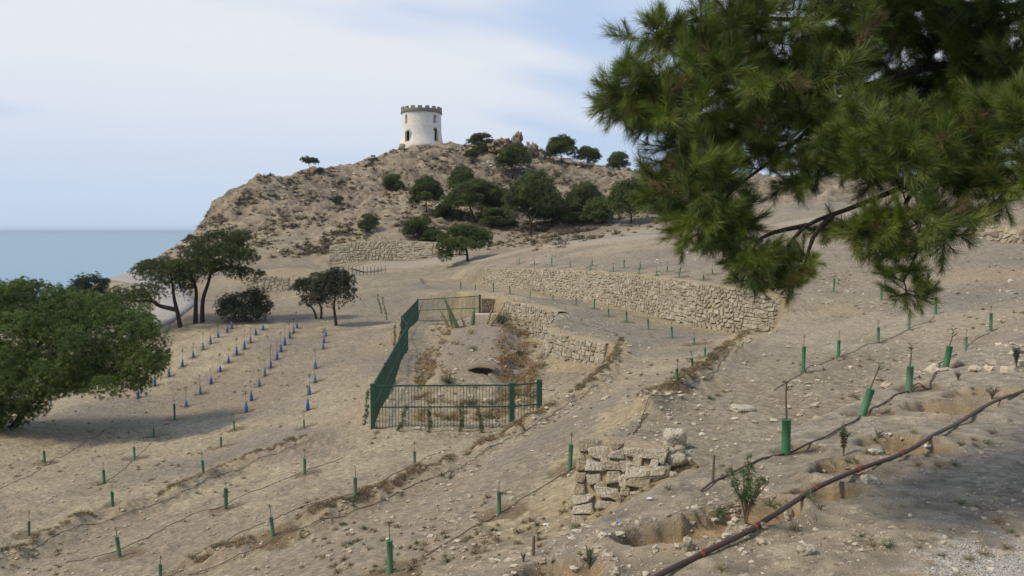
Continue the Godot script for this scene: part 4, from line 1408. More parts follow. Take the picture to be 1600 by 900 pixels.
func build_near_pine() -> void:
	var base := ground(5.6, 5.6)
	var o := thing("pine_tree", base, "near pine whose dark needle-tufted boughs hang over the slope", "tree")
	var E := Vector3(0, EYE, 0)
	var fork := Vector3(5.1, EYE + 0.9, -5.5)
	var fork2 := Vector3(4.9, EYE + 1.9, -5.4)
	var lines := [
		[fork2, P(1760, 110, 5.2), P(1560, 95, 5.0), P(1440, 108, 4.9), P(1330, 140, 4.8), P(1220, 150, 4.7), P(1120, 138, 4.6), P(1040, 118, 4.6), P(970, 140, 4.55)],
		[fork, P(1680, 225, 4.5), P(1520, 258, 4.3), P(1420, 290, 4.25), P(1330, 325, 4.2), P(1262, 352, 4.2), P(1225, 392, 4.15)],
		[P(1450, 282, 4.25), P(1415, 318, 4.12), P(1440, 366, 4.02), P(1412, 440, 3.95)],
		[P(1262, 352, 4.2), P(1190, 372, 4.2), P(1165, 425, 4.2)], [P(1300, 338, 4.2), P(1270, 372, 4.17), P(1252, 445, 4.12)],
		[P(1330, 140, 4.8), P(1235, 228, 4.55), P(1145, 298, 4.4), P(1095, 365, 4.35)],
		[fork2 + Vector3(0, 0.5, 0), P(1680, -10, 5.4), P(1450, 8, 5.4), P(1250, 30, 5.2), P(1125, 22, 5.0), P(1025, 52, 4.9)],
		[fork2 + Vector3(0, 0.9, 0), P(1640, -160, 5.4), P(1380, -130, 5.3), P(1180, -80, 5.1)],
		[fork, P(1680, 150, 6.0), P(1420, 180, 6.1), P(1270, 215, 5.9), P(1150, 255, 5.6)],
		[fork, P(1720, 210, 4.2), P(1610, 262, 4.0), P(1545, 330, 3.9)],
		[fork2, P(1900, -100, 5.0), P(2100, -200, 4.8)], [fork2, P(2000, 0, 6.5), P(2200, -100, 7.5)]]
	var wood := soft()
	sweep(wood, shift_all(spline([base + Vector3(0, -0.3, 0), base + Vector3(-0.1, 0.9, 0.05), base + Vector3(-0.35, 1.7, 0.1), fork, fork2, fork2 + Vector3(-0.15, 1.2, -0.1), fork2 + Vector3(-0.1, 2.4, 0)], 0.2), base), [0.19, 0.07], 12)
	var nodes := []
	for l in lines:
		var s := spline(l, 0.09)
		var main: bool = (l[0] as Vector3).x > 4.0
		sweep(wood, shift_all(s, base), [0.042, 0.009] if main else [0.015, 0.005], 7)
		for i in s.size():
			if float(i) / s.size() > 0.25: nodes.append(s[i])
	part("trunk", done(wood), M.bark, o)
	# [u, v, distance, half width px, half height px, half depth m, shoots]
	var masses := [[996, 150, 4.6, 54, 46, 0.4, 50], [1030, 55, 4.85, 58, 24, 0.3, 16], [1090, 180, 4.6, 90, 100, 0.6, 90], [1130, 60, 4.8, 58, 70, 0.6, 50], [1240, 70, 4.9, 110, 90, 0.8, 95], [1230, 195, 4.7, 110, 85, 0.8, 95], [1080, 290, 4.5, 72, 66, 0.5, 62], [1115, 355, 4.4, 52, 44, 0.35, 34], [1205, 275, 4.5, 66, 34, 0.4, 14, 0.8], [1185, 400, 4.2, 42, 36, 0.25, 26, 0.72], [1250, 415, 4.15, 32, 34, 0.25, 22, 0.72], [1215, 440, 4.15, 40, 18, 0.2, 12, 0.7], [1160, 430, 4.2, 20, 16, 0.15, 7, 0.7], [1380, 235, 4.3, 110, 66, 0.6, 75], [1345, 355, 4.15, 50, 26, 0.25, 15], [1445, 362, 4.0, 76, 44, 0.3, 34], [1415, 440, 3.95, 24, 26, 0.15, 11, 0.7], [1440, 455, 3.95, 16, 10, 0.1, 4, 0.7], [1560, 230, 4.0, 70, 100, 0.5, 80], [1560, 140, 4.7, 80, 110, 0.6, 70], [1470, 120, 5.2, 90, 70, 0.5, 55], [1390, 40, 5.2, 110, 60, 0.7, 60], [1550, 60, 5.0, 80, 80, 0.7, 50], [1320, 130, 5.6, 120, 90, 0.6, 60], [1450, 190, 5.6, 120, 60, 0.6, 36], [1280, -110, 5.1, 190, 80, 0.9, 130], [1560, -110, 5.0, 190, 90, 1.0, 150], [1450, -220, 4.3, 260, 90, 1.1, 130], [1500, -20, 4.6, 120, 60, 0.6, 70], [1780, 100, 5.0, 160, 180, 1.0, 90], [1950, -150, 5.2, 220, 150, 1.2, 90], [1750, 290, 4.3, 110, 60, 0.6, 40]]  # unseen masses above and to the right are thickened to block sky and sun
	var shoots := [[], [], []]
	var tints := [[], [], []]
	var twigs := soft()
	var targets := []
	for m in masses:
		var k: float = m[2] / FOCAL
		for q in m[6]:
			var v := Vector3(rng.randfn(), rng.randfn(), rng.randfn()).normalized() * pow(rng.randf(), 0.36)
			targets.append([P(m[0], m[1], m[2]) + Vector3(v.x * m[3] * k, v.y * m[4] * k, v.z * m[5]), m[7] if m.size() > 7 else 1.0])
	# grow outwards: the nearest targets join first and later ones may join their twigs
	targets.sort_custom(func(p, q): return near_to(nodes, p[0]) < near_to(nodes, q[0]))
	for tg in targets:
		var t: Vector3 = tg[0]
		var fit: float = tg[1]
		var best: Vector3 = nodes[0]
		var bd := 1e9
		for nn in nodes:
			var dd: float = (nn as Vector3).distance_squared_to(t)
			if dd < bd:
				bd = dd
				best = nn
		var len_ := sqrt(bd)
		if len_ < 0.04: continue
		var mid := best.lerp(t, 0.5) + Vector3(rng.randfn() * 0.12, rng.randf_range(-0.12, 0.02), rng.randfn() * 0.12) * len_
		var s := spline([best, mid, t], maxf(0.03, len_ / 6.0))
		sweep(twigs, shift_all(s, base), [clampf(len_ * 0.022, 0.004, 0.012), 0.003], 5, false)
		if len_ > 0.12: nodes.append(mid)
		nodes.append(t)
		var fwd: Vector3 = (t - mid).normalized()
		var tone := rng.randf()
		var count := 4 + rng.randi() % 4
		for b in count:
			var at: Vector3 = t
			var dir := fwd
			if b > 0:
				at = best.lerp(t, rng.randf_range(0.45, 0.95)) if len_ < 0.3 else mid.lerp(t, rng.randf())
				dir = (fwd + Vector3(rng.randfn(), rng.randfn() * 0.8 + 0.1, rng.randfn()) * 0.75).normalized()
			dir = (dir + Vector3(-0.18, 0.05, 0.1)).normalized()
			var long := rng.randf_range(0.06, 0.15) * fit
			var bs := frame_at(dir).rotated(dir, rng.randf() * TAU).scaled(Vector3.ONE * 0.112 * fit * rng.randf_range(0.75, 1.1))
			bs = Basis(bs.x, bs.y.normalized() * long, bs.z)
			var v := rng.randi() % 3
			shoots[v].append(Transform3D(bs, at - base))
			tints[v].append(Color(0.17, 0.115, 0.05) if rng.randf() < 0.035 else Color(0.05, 0.07, 0.011).lerp(Color(0.25, 0.28, 0.052), clampf(0.5 * tone + 0.5 * rng.randf(), 0, 1)))
			if b > 0 and rng.randf() < 0.7:
				var root: Vector3 = best.lerp(t, 0.6) if len_ < 0.3 else mid.lerp(t, 0.4)
				sweep(twigs, [root - base, root.lerp(at, 0.6) - base + Vector3(0, -0.008, 0), at + dir * long * 0.8 - base], [0.0035, 0.002], 4, false)
	part("twigs", done(twigs), M.bark_grey, o)
	for v in 3: many("needles", brush_mesh([190, 130, 230][v], [0.66, 0.8, 0.52][v]), M.needle, shoots[v], o, tints[v])

func near_to(nodes: Array, p: Vector3) -> float:
	var b := 1e9
	for k in range(0, nodes.size(), 3): b = minf(b, p.distance_squared_to(nodes[k]))
	return b

func shift_all(s: Array, base: Vector3) -> Array:
	var out := []
	for p in s: out.append(p - base)
	return out


# ---------------------------------------------------------------- earthworks stamped into the ground sheet
var RIDGES := [
	[[[290, 903], [420, 852], [500, 818], [600, 778], [700, 737], [790, 690], [850, 655], [900, 625], [935, 598], [958, 570], [966, 548]], 0.7, 0.38],
	[[[-10, 886], [60, 856], [130, 824], [200, 806], [280, 773], [350, 741], [420, 713], [490, 690]], 0.7, 0.36],
	[[[1005, 645], [1050, 620], [1090, 594], [1120, 572], [1150, 550], [1185, 522], [1215, 500]], 0.75, 0.36]]
var ridge_lines := []
var pit_at := []
var open_at := Vector3.ZERO
var PITS := [[1045, 842, 0.40, 0.30, 0.17], [1165, 808, 0.36, 0.30, 0.16], [1290, 772, 0.3, 0.2, 0.12], [1318, 735, 0.28, 0.24, 0.17], [1395, 690, 0.34, 0.26, 0.12], [1440, 700, 0.32, 0.2, 0.1], [1480, 640, 0.5, 0.42, 0.16], [1545, 618, 0.5, 0.35, 0.12], [870, 895, 0.3, 0.22, 0.12]]

func earthworks() -> void:
	var loam := Color(0.4, 0.32, 0.2)
	for r in RIDGES:
		var l := []
		for e in r[0]: l.append(hit(e[0], e[1]))
		var s := spline(l, 0.25)
		ridge_lines.append(s)
		berm(s, r[1], r[2], loam, 0.35, 40.0)
	# the earth-covered cistern: a long mound inside the fence
	var a := P(745, 600, 39)
	var b := P(738, 520, 58)
	for q in 1:
		var c := (a + b) * 0.5
		stamp(c.x, -c.z, 3.4, 13.0, func(k, w, ox, od):
			var lump := n_mid.get_noise_2d(ox * 5.0, od * 16.0)
			var body := (1.0 - smoothstep(0.35, 1.0, sqrt(ox * ox + pow(absf(od), 5.0)) + lump * 0.15)) * (1.0 + lump * 0.12)
			HT[k] += 0.95 * body
			CT[k] = CT[k].lerp(Color(0.35, 0.29, 0.215), body * 0.6))
	open_at = hit(752, 580, 30.0)
	pit(open_at.x, -open_at.z + 0.3, 0.5, 0.5, 0.5, Color(0.3, 0.24, 0.17), 0.3, 0.0)
	# planting pits dug along the bench, their floors of washed ochre silt
	for p in PITS:
		var c := hit(p[0], p[1])
		pit_at.append([c, p[2], p[3]])
		pit(c.x, -c.z, p[2], p[3], p[4] * 0.75, Color(0.33, 0.235, 0.125), 0.85, 0.3)
	# a sheet of pale crushed gravel on the path
	var g := hit(1560, 872)
	stamp(g.x + 0.35, -g.z - 0.15, 1.0, 0.6, func(k, w, ox, od):
		var n := n_fine.get_noise_2d(ox * 2.0, od * 2.0) * 0.5
		CT[k] = CT[k].lerp(Color(0.5, 0.48, 0.45), (1.0 - smoothstep(0.5, 0.95, w + n)) * 0.75))
	# sandy banks
	for e in [[1540, 430, 5.0, 3.0, 0.6], [1310, 485, 1.6, 1.5, 0.7], [600, 540, 1.6, 7.0, 0.5], [565, 640, 2.0, 4.0, 0.45], [1110, 535, 3.5, 2.0, 0.5], [430, 425, 9.0, 4.0, 0.5]]:
		var c := hit(e[0], e[1])
		stamp(c.x, -c.z, e[2], e[3], func(k, w, ox, od):
			CT[k] = CT[k].lerp(Color(0.44, 0.345, 0.215), (1.0 - smoothstep(0.3, 1.0, w + n_mid.get_noise_2d(ox * 4.0, od * 4.0) * 0.4)) * e[4]))

# ---------------------------------------------------------------- loose stones, stubble, scrub
func chip_mesh(s: int) -> ArrayMesh:          # angular broken stone
	var m := stone_mesh(s, 2, rng.randf_range(2.2, 4.0), 0.75)
	var src := m.surface_get_arrays(0)
	var out := soft()
	out.set_smooth_group(-1)
	for k in src[Mesh.ARRAY_INDEX]: out.add_vertex(src[Mesh.ARRAY_VERTEX][k])
	return done(out)

func scatter_stones() -> void:
	var kinds := []
	for k in 4: kinds.append(chip_mesh(200 + k))
	# zone: pixel window, count, smallest and largest stone in metres, name, label
	var zones := [
		[[1000, 600, 1640, 905], 5200, 0.005, 0.032, 12.0, "pebbles strewn over the bench beside the brown hose", 0.0],
		[[780, 720, 1200, 905], 2600, 0.008, 0.05, 13.0, "small rubble below the bench edge", 0.0],
		[[980, 440, 1640, 720], 7500, 0.018, 0.15, 60.0, "pale rubble strewn over the stony terrace", 9.5],
		[[660, 560, 1010, 900], 4500, 0.018, 0.11, 40.0, "stones strewn on the slope between fence and terrace", 9.5],
		[[0, 560, 700, 905], 2600, 0.018, 0.09, 60.0, "scattered small stones on the planted slope", 9.5],
		[[0, 560, 760, 905], 7000, 0.02, 0.12, 60.0, "clods of loosened earth on the planted slope", 9.5],
		[[600, 470, 960, 680], 3200, 0.04, 0.2, 66.0, "stones lying inside the fence", 25.0],
		[[760, 340, 1640, 470], 2600, 0.05, 0.25, 110.0, "stones on the bare slope above the long wall", 35.0],
		[[330, 225, 960, 400], 1800, 0.15, 0.7, 190.0, "broken rock on the hillside", 105.0]]
	for z in zones:
		var tr := [[], [], [], []]
		var co := [[], [], [], []]
		var w: Array = z[0]
		for k in z[1]:
			var p := hit(rng.randf_range(w[0], w[2]), rng.randf_range(w[1], w[3]), maxf(z[6], 1.8))
			if -p.z > z[4] or -p.z <= maxf(z[6], 1.8) * 1.01: continue
			var nb := n_mid.get_noise_2d(p.x * 2.0 + 90.0, p.z * 2.0)
			if rng.randf() > 0.45 + nb * 0.9: continue
			var in_pit := false
			if z[6] == 0.0:
				for h in pit_at: in_pit = in_pit or Vector2((p.x - h[0].x) / h[1], (p.z - h[0].z) / h[2]).length() < 0.95
			if in_pit and rng.randf() < 0.93: continue
			var s: float = z[2] * pow(z[3] / z[2], pow(rng.randf(), 3.6))
			var b := Basis(Vector3(rng.randfn(), rng.randfn(), rng.randfn()).normalized(), rng.randf() * TAU).scaled(Vector3(s * rng.randf_range(0.8, 1.5), s * rng.randf_range(0.5, 0.9), s))
			var v := rng.randi() % 4
			tr[v].append(Transform3D(b, p + Vector3(0, s * 0.12, 0)))
			var g := rng.randf()
			var c := Color(0.34, 0.29, 0.215).lerp(Color(0.52, 0.47, 0.375), pow(g, 2.2)) if rng.randf() < 0.78 else Color(0.25, 0.205, 0.15)
			if z[5].begins_with("clods"): c = Color(0.27, 0.225, 0.165).lerp(Color(0.38, 0.315, 0.225), g)
			co[v].append(c)
		var o := Node3D.new()
		o.name = numbered("rubble")
		add_child(o)
		tag(o, z[5], "rubble", "", "stuff")
		for v in 4:
			if tr[v].size(): many("stones", kinds[v], M.pebble, tr[v], o, co[v])
	# crushed white gravel at the path edge
	var tr := []
	var co := []
	for k in 7500:
		var p := hit(rng.randf_range(1440, 1640), rng.randf_range(835, 910))
		var c := hit(1575, 885)
		var q := Vector2((p.x - c.x - 0.1) / 0.5, (p.z - c.z) / 0.3).length() + n_fine.get_noise_2d(p.x * 1.5, p.z * 1.5) * 0.6
		if rng.randf() < smoothstep(0.55, 1.05, q): continue
		var s := rng.randf_range(0.004, 0.0105)
		tr.append(Transform3D(Basis(Vector3(rng.randfn(), rng.randfn(), rng.randfn()).normalized(), rng.randf() * TAU).scaled(Vector3.ONE * s), p + Vector3(0, s * 0.3, 0)))
		co.append(Color(0.24, 0.23, 0.215).lerp(Color(0.44, 0.43, 0.41), rng.randf()))
	var gv := many("gravel", kinds[0], M.pebble, tr, self, co)
	tag(gv, "patch of pale grey crushed gravel on the path edge", "gravel", "", "stuff")

func loose_rock(u: float, v: float, wpx: float, hpx: float, label: String, group := "", turn := 0.0) -> void:
	var p := hit(u, v)
	var k: float = -p.z / FOCAL
	var m := stone_mesh(int(u * 7 + v), 5, rng.randf_range(2.6, 4.5), 0.42)
	var b := Basis(Vector3.UP, turn) * Basis(Vector3(0, 0, 1), rng.randf_range(-0.2, 0.2)) * Basis.from_scale(Vector3(wpx * k, hpx * k * 1.15, wpx * k * 0.85))
	var o := part("rock", m, M.stone[rng.randi() % 3], self, Transform3D(b, p + Vector3(0, hpx * k * 0.4, 0)))
	tag(o, label, "rock", group)

func build_rocks() -> void:
	loose_rock(1053, 697, 34, 28, "angular pale block on top of the small rock pile by the dry-stone corner")
	loose_rock(1048, 712, 18, 14, "lumpy pale stone wedged under the top block of the rock pile")
	loose_rock(1062, 711, 18, 16, "rounded stone with worn face in the rock pile")
	loose_rock(1056, 724, 32, 16, "flat pale wedge-shaped stone at the foot of the rock pile")
	loose_rock(1033, 746, 30, 22, "smooth rounded grey-tan boulder below the rock pile")
	loose_rock(1078, 724, 9, 9, "fist-sized stone beside the rock pile", "small stones by the rock pile")
	loose_rock(1052, 744, 12, 7, "fist-sized stone beside the rock pile", "small stones by the rock pile")
	loose_rock(1359, 757, 26, 14, "smooth oval cream stone lying beside the brown hose")
	loose_rock(1260, 864, 26, 12, "flat pale stone half sunk in the bench soil")
	loose_rock(1232, 815, 14, 24, "upright wedge of stone at the rim of a planting pit")
	loose_rock(1075, 858, 14, 20, "pale upright stone on the silt of the widest planting pit")
	loose_rock(1160, 642, 36, 9, "long flat pale stone on the stony terrace")
	loose_rock(1368, 708, 20, 6, "small flat white stone in a planting pit")
	loose_rock(1195, 850, 24, 8, "flat grey stone under the brown hose")
	# outcrop on the summit
	var p := hit(796, 236)
	if -p.z > 195: p = ground(P(796, 232, 174).x, 174.0)
	var o := thing("rock_outcrop", p, "brown rock outcrop with an upright horn on the summit", "rock")
	for e in [[-1.4, 1.1, 0.3, 4.2, 2.8, 3.4], [1.5, 1.2, 0.0, 2.6, 3.4, 2.6], [2.0, 2.9, 0.0, 1.5, 2.0, 1.6], [-3.2, 0.6, 0.4, 2.6, 1.8, 2.4], [4.6, 0.0, 0.6, 2.4, 3.0, 2.6]]:
		part("boulder", stone_mesh(int(e[0] * 10 + 300), 9, 2.3, 0.75), M.wall_core, o, Transform3D(Basis(Vector3.UP, rng.randf() * 3.0) * Basis.from_scale(Vector3(e[3], e[4], e[5])), Vector3(e[0], e[1], e[2])))
	loose_rock(628, 233, 9, 9, "dark rock at the foot of the tower wall")

func build_scrub() -> void:
	var dry := [spray_mesh(46, 1.15, 1.0, 0.035, Color(0.75, 0.75, 0.75), Color(1.1, 1.1, 1.1), 0.5, 0.0), spray_mesh(60, 1.45, 0.8, 0.05, Color(0.7, 0.7, 0.7), Color(1.1, 1.1, 1.1), 0.3, 0.15)]
	M.dry = mat(Color(1, 1, 1), 0.95, {"vertex_color_use_as_albedo": true})
	# scrub of the hillside, reading as one cover
	var tr := []
	var co := []
	for k in 15000:
		var u := rng.randf_range(230, 1060)
		var v := rng.randf_range(228, 412)
		var p := hit(u, v, 60.0)
		var d := -p.z
		if d < 84.0 or d > 186.0: continue
		var dens := n_mid.get_noise_2d(p.x * 0.35, p.z * 0.35) + n_big.get_noise_2d(p.x * 2.0, p.z * 2.0) * 0.6
		if rng.randf() > clampf(0.3 + dens * 1.9, 0.04, 0.95): continue
		if d < 112.0 and (u < 760 or v > 392): continue
		var s := rng.randf_range(0.2, 0.5) if rng.randf() < 0.75 else rng.randf_range(0.5, 1.15)
		tr.append(Transform3D(Basis(Vector3.UP, rng.randf() * TAU).scaled(Vector3(s * rng.randf_range(1.0, 1.8), s * rng.randf_range(0.6, 1.0), s * 1.3)), p))
		var q := rng.randf()
		co.append(Color(0.12, 0.09, 0.065).lerp(Color(0.22, 0.165, 0.11), rng.randf()) if q < 0.62 else (Color(0.075, 0.075, 0.038) if q < 0.8 else Color(0.3, 0.225, 0.13)))
	tag(many("scrub", dry[1], M.dry, tr, self, co), "dry brown scrub dotted over the hillside", "scrub", "", "stuff")
	# dry grass round the cistern mound
	tr = []
	co = []
	for k in 2600:
		var u := rng.randf_range(650, 850)
		var v := rng.randf_range(492, 668)
		var p := hit(u, v, 26.0)
		var d := -p.z
		if d < 31.8 or d > 62.0: continue
		var m := ((P(745, 600, 39).x + P(738, 520, 58).x) * 0.5)
		var off := (p.x - m) / 3.0
		var want := 0.02
		if absf(off) > 0.55 and absf(off) < 1.15: want = 0.7
		if absf(off) > 1.15 and off > 0.0 and off < 1.5: want = 0.2
		if d < 35.5 and off > -0.9: want = 0.35 + n_mid.get_noise_2d(p.x * 1.6, p.z * 1.6)
		if n_mid.get_noise_2d(p.x * 1.3 + 40.0, p.z * 1.3) < -0.12: want *= 0.15
		if rng.randf() > want: continue
		var s := rng.randf_range(0.18, 0.5)
		tr.append(Transform3D(Basis(Vector3.UP, rng.randf() * TAU).scaled(Vector3(s * 1.2, s, s * 1.2)), p))
		var q := rng.randf()
		co.append(Color(0.3, 0.19, 0.09).lerp(Color(0.36, 0.27, 0.15), rng.randf()) if q < 0.7 else (Color(0.24, 0.2, 0.15) if q < 0.9 else Color(0.1, 0.11, 0.05)))
	tag(many("dry_grass", dry[0], M.dry, tr, self, co), "rusty dry grass growing round the cistern mound", "grass", "", "stuff")
	# stubble of cut stalks along the earth ridges
	tr = []
	co = []
	for r in 3:
		var line: Array = ridge_lines[r]
		for i in line.size():
			for k in (8 if r != 1 else 4):
				var p: Vector3 = line[i]
				var x := p.x + rng.randfn() * 0.12
				var d := -p.z + rng.randfn() * 0.12
				if n_mid.get_noise_2d(x, d) < -0.15: continue
				var s := rng.randf_range(0.07, 0.2)
				tr.append(Transform3D(Basis(Vector3.UP, rng.randf() * TAU).scaled(Vector3(s * 1.4, s, s * 1.4)), ground(x, d)))
				co.append(Color(0.17, 0.125, 0.07).lerp(Color(0.32, 0.245, 0.14), rng.randf()) if rng.randf() < 0.9 else Color(0.1, 0.13, 0.05))
	tag(many("stubble", dry[0], M.dry, tr, self, co), "cut straw stubble along the crests of the earth ridges", "stubble", "", "stuff")
	tr = []
	co = []
	for k in 3200:
		var p := hit(rng.randf_range(0, 1600), rng.randf_range(400, 900), 9.5)
		if -p.z > 100.0 or -p.z < 9.7: continue
		if n_mid.get_noise_2d(p.x * 0.9 + 20.0, p.z * 0.9) + n_big.get_noise_2d(p.x * 3.0, p.z * 3.0) < 0.22: continue
		var s := rng.randf_range(0.05, 0.16)
		tr.append(Transform3D(Basis(Vector3.UP, rng.randf() * TAU).scaled(Vector3(s * 1.5, s, s * 1.5)), p))
		co.append(Color(0.24, 0.185, 0.11).lerp(Color(0.34, 0.275, 0.17), rng.randf()) if rng.randf() < 0.85 else Color(0.1, 0.12, 0.05))
	tag(many("dry_weeds", dry[1], M.dry, tr, self, co), "sparse dry weeds and straw on the bare terraces", "weeds", "", "stuff")
	# weeds in the pits of the bench
	tr = []
	co = []
	for k in 260:
		var p := hit(rng.randf_range(840, 1600), rng.randf_range(600, 900))
		if -p.z > 11.0: continue
		if n_mid.get_noise_2d(p.x * 3.0, p.z * 3.0) < 0.1: continue
		var s := rng.randf_range(0.03, 0.1)
		tr.append(Transform3D(Basis(Vector3.UP, rng.randf() * TAU).scaled(Vector3.ONE * s), p))
		co.append(Color(0.22, 0.17, 0.09) if rng.randf() < 0.6 else Color(0.1, 0.14, 0.05))
	tag(many("weeds", dry[0], M.dry, tr, self, co), "tiny weeds and straw bits on the bench soil", "weeds", "", "stuff")

# ---------------------------------------------------------------- small plants
func seedling(u: float, v: float, hpx: float, spread: float, label: String, called := "seedling", c0 := Color(0.05, 0.085, 0.03), c1 := Color(0.12, 0.17, 0.06), count := 9) -> void:
	var p := hit(u, v)
	var h: float = hpx * -p.z / FOCAL
	var o := thing(called, p, label, "plant")
	var st := soft()
	var tr := []
	var co := []
	for k in count:
		var t := k / float(count)
		var a := rng.randf() * TAU
		var top := Vector3(cos(a) * spread * h * rng.randf(), h * rng.randf_range(0.65, 1.0), sin(a) * spread * h * rng.randf())
		var l := spline([Vector3(0, -0.02, 0), Vector3(top.x * 0.25, h * 0.35, top.z * 0.25), top], h / 8.0)
		sweep(st, l, [0.004 + h * 0.006, 0.002], 5, false)
		for q in 16:
			var f := rng.randf_range(0.4, 1.0)
			var at: Vector3 = l[int(f * (l.size() - 1))]
			var dir := (Vector3(rng.randfn(), 0.9 + rng.randf(), rng.randfn())).normalized()
			tr.append(Transform3D(frame_at(dir).scaled(Vector3.ONE * h * 0.11), at))
			co.append(c0.lerp(c1, rng.randf()))
	part("stem", done(st), M.twig, o)
	many("leaves", meshes.leaflets, M.leaf, tr, o, co)

func tuft(u: float, v: float, hpx: float, label: String) -> void:
	var p := hit(u, v)
	var h: float = hpx * -p.z / FOCAL
	var m := spray_mesh(160, 1.25, 1.0, 0.03, Color(0.09, 0.09, 0.05), Color(0.2, 0.175, 0.1), 0.35, 0.1)
	var o := thing("grass_tuft", p, label, "grass")
	part("blades", m, M.leaf, o, Transform3D(Basis.from_scale(Vector3.ONE * h * 0.9), Vector3.ZERO))

func climber(u: float, v: float, hpx: float, lean: float, label: String, group: String) -> void:
	var p := hit(u, v)
	var k: float = -p.z / FOCAL
	var h := hpx * k
	var o := thing("climbing_plant", p, label, "plant", group)
	var st := soft()
	var l := spline([Vector3.ZERO, Vector3(lean * k * 0.4 + 0.04, h * 0.4, 0.02), Vector3(lean * k * 0.7 - 0.03, h * 0.7, -0.02), Vector3(lean * k, h, 0)], 0.1)
	sweep(st, l, [0.022, 0.012], 5)
	part("stem", done(st), M.twig, o)
	var tr := []
	var co := []
	for q in 80:
		var at: Vector3 = l[rng.randi() % l.size()]
		tr.append(Transform3D(frame_at(Vector3(rng.randfn(), rng.randfn() * 0.6 + 0.4, rng.randfn())).scaled(Vector3.ONE * 0.13), at))
		co.append(Color(0.05, 0.075, 0.02).lerp(Color(0.13, 0.16, 0.05), rng.randf()))
	many("leaves", meshes.leaflets, M.leaf, tr, o, co)

func build_plants() -> void:
	meshes.leaflets = spray_mesh(6, 1.2, 1.0, 0.13, Color(0.8, 0.85, 0.8), Color(1.1, 1.1, 1.0), 0.2, 0.5)
	seedling(1165, 818, 100, 0.75, "feathery green seedling growing from a planting pit on the bench", "seedling", Color(0.05, 0.09, 0.035), Color(0.13, 0.19, 0.07), 12)
	seedling(1318, 712, 56, 0.2, "slim pale green seedling on the bench above the brown hose")
	seedling(1372, 684, 14, 0.9, "low green weed rosette in a planting pit on the bench")
	seedling(1588, 576, 40, 0.25, "dark green young conifer at the end of the brown hose", "seedling", Color(0.02, 0.045, 0.025), Color(0.05, 0.085, 0.04), 10)
	seedling(1497, 594, 16, 0.5, "small dark seedling in the biggest planting pit", "seedling", Color(0.02, 0.045, 0.025), Color(0.05, 0.085, 0.04))
	seedling(1550, 624, 22, 0.7, "dark bushy weed leaning over the brown hose", "seedling", Color(0.03, 0.055, 0.03), Color(0.06, 0.09, 0.04))
	seedling(920, 888, 36, 0.3, "small green seedling on the bench edge beside the gully")
	seedling(818, 878, 16, 0.5, "tiny green sprout in the gully below the bench")
	seedling(1281, 796, 10, 1.2, "mossy yellow-green patch of weed below the brown hose", "seedling", Color(0.1, 0.12, 0.02), Color(0.2, 0.2, 0.05))
	seedling(1138, 742, 10, 1.2, "low green weed on the terrace below the bench rim")
	# climbers planted outside the fence
	climber(622, 674, 40, 14, "leafy climbing plant on the front of the green fence", "climbers on the fence front")
	for e in [[671, 676, 44, 0], [719, 674, 46, 4], [752, 676, 42, -4]]: climber(e[0], e[1], e[2], e[3], "leafy climbing plant on the front of the green fence", "climbers on the fence front")
	climber(570, 664, 56, 6, "thin climbing plant beside the thick corner post of the fence", "climbers beside the fence")
	climber(616, 540, 34, 2, "climbing plant outside the long side of the fence", "climbers on the fence side")
	climber(624, 532, 30, 4, "climbing plant outside the long side of the fence", "climbers on the fence side")
	climber(604, 500, 36, -6, "slender green shrub standing behind the fence by the olive trees", "slender shrubs behind the fence")
	climber(596, 490, 30, -6, "slender green shrub standing behind the fence by the olive trees", "slender shrubs behind the fence")
	# fleshy upright stems at the head of the mound
	M.cactus = mat(Color(0.1, 0.125, 0.055), 0.6)
	M.cactus_dry = mat(Color(0.24, 0.19, 0.09), 0.8)
	for e in [[716, 512, 48, -22, 0.15, true], [702, 511, 26, -14, 0.13, false], [738, 508, 26, 3, 0.16, true], [727, 510, 14, -6, 0.1, false], [760, 506, 26, 10, 0.08, false], [764, 509, 32, 24, 0.09, false], [651, 500, 26, 8, 0.06, false], [708, 513, 30, -8, 0.1, true]]:
		var p := hit(e[0], e[1], 40.0)
		var k: float = -p.z / FOCAL
		var st := soft()
		st.set_smooth_group(0)
		var l := spline([Vector3(0, -0.1, 0), Vector3(e[3] * k * 0.55, e[2] * k * 0.5, 0), Vector3(e[3] * k, e[2] * k, 0)], 0.12)
		var rr := []
		for i in l.size(): rr.append(e[4] * (1.0 - 0.75 * pow(float(i) / (l.size() - 1), 3.0)))
		sweep(st, l, rr, 5)
		var o := part("cactus_stem", done(st), M.cactus if e[5] else M.cactus_dry, self, Transform3D(Basis.IDENTITY, p))
		tag(o, "leaning green fleshy plant stem at the head of the cistern mound" if e[5] else "leaning dry brown plant stem at the head of the cistern mound", "plant", "fleshy stems by the mound head" if e[5] else "dry stems by the mound head")
	# grey-green tufts inside the fence
	for e in [[738, 636, 26, 0.9, "round grey-green tuft behind the front fence bars"], [700, 600, 26, 0.8, "grey-green tuft at the near foot of the mound"], [785, 506, 30, 0.6, "dark olive bush near the pier at the mound head"], [812, 556, 18, 0.9, "small dark tuft in the dry grass beside the curved wall"]]:
		tuft(e[0], e[1], e[2], e[4])

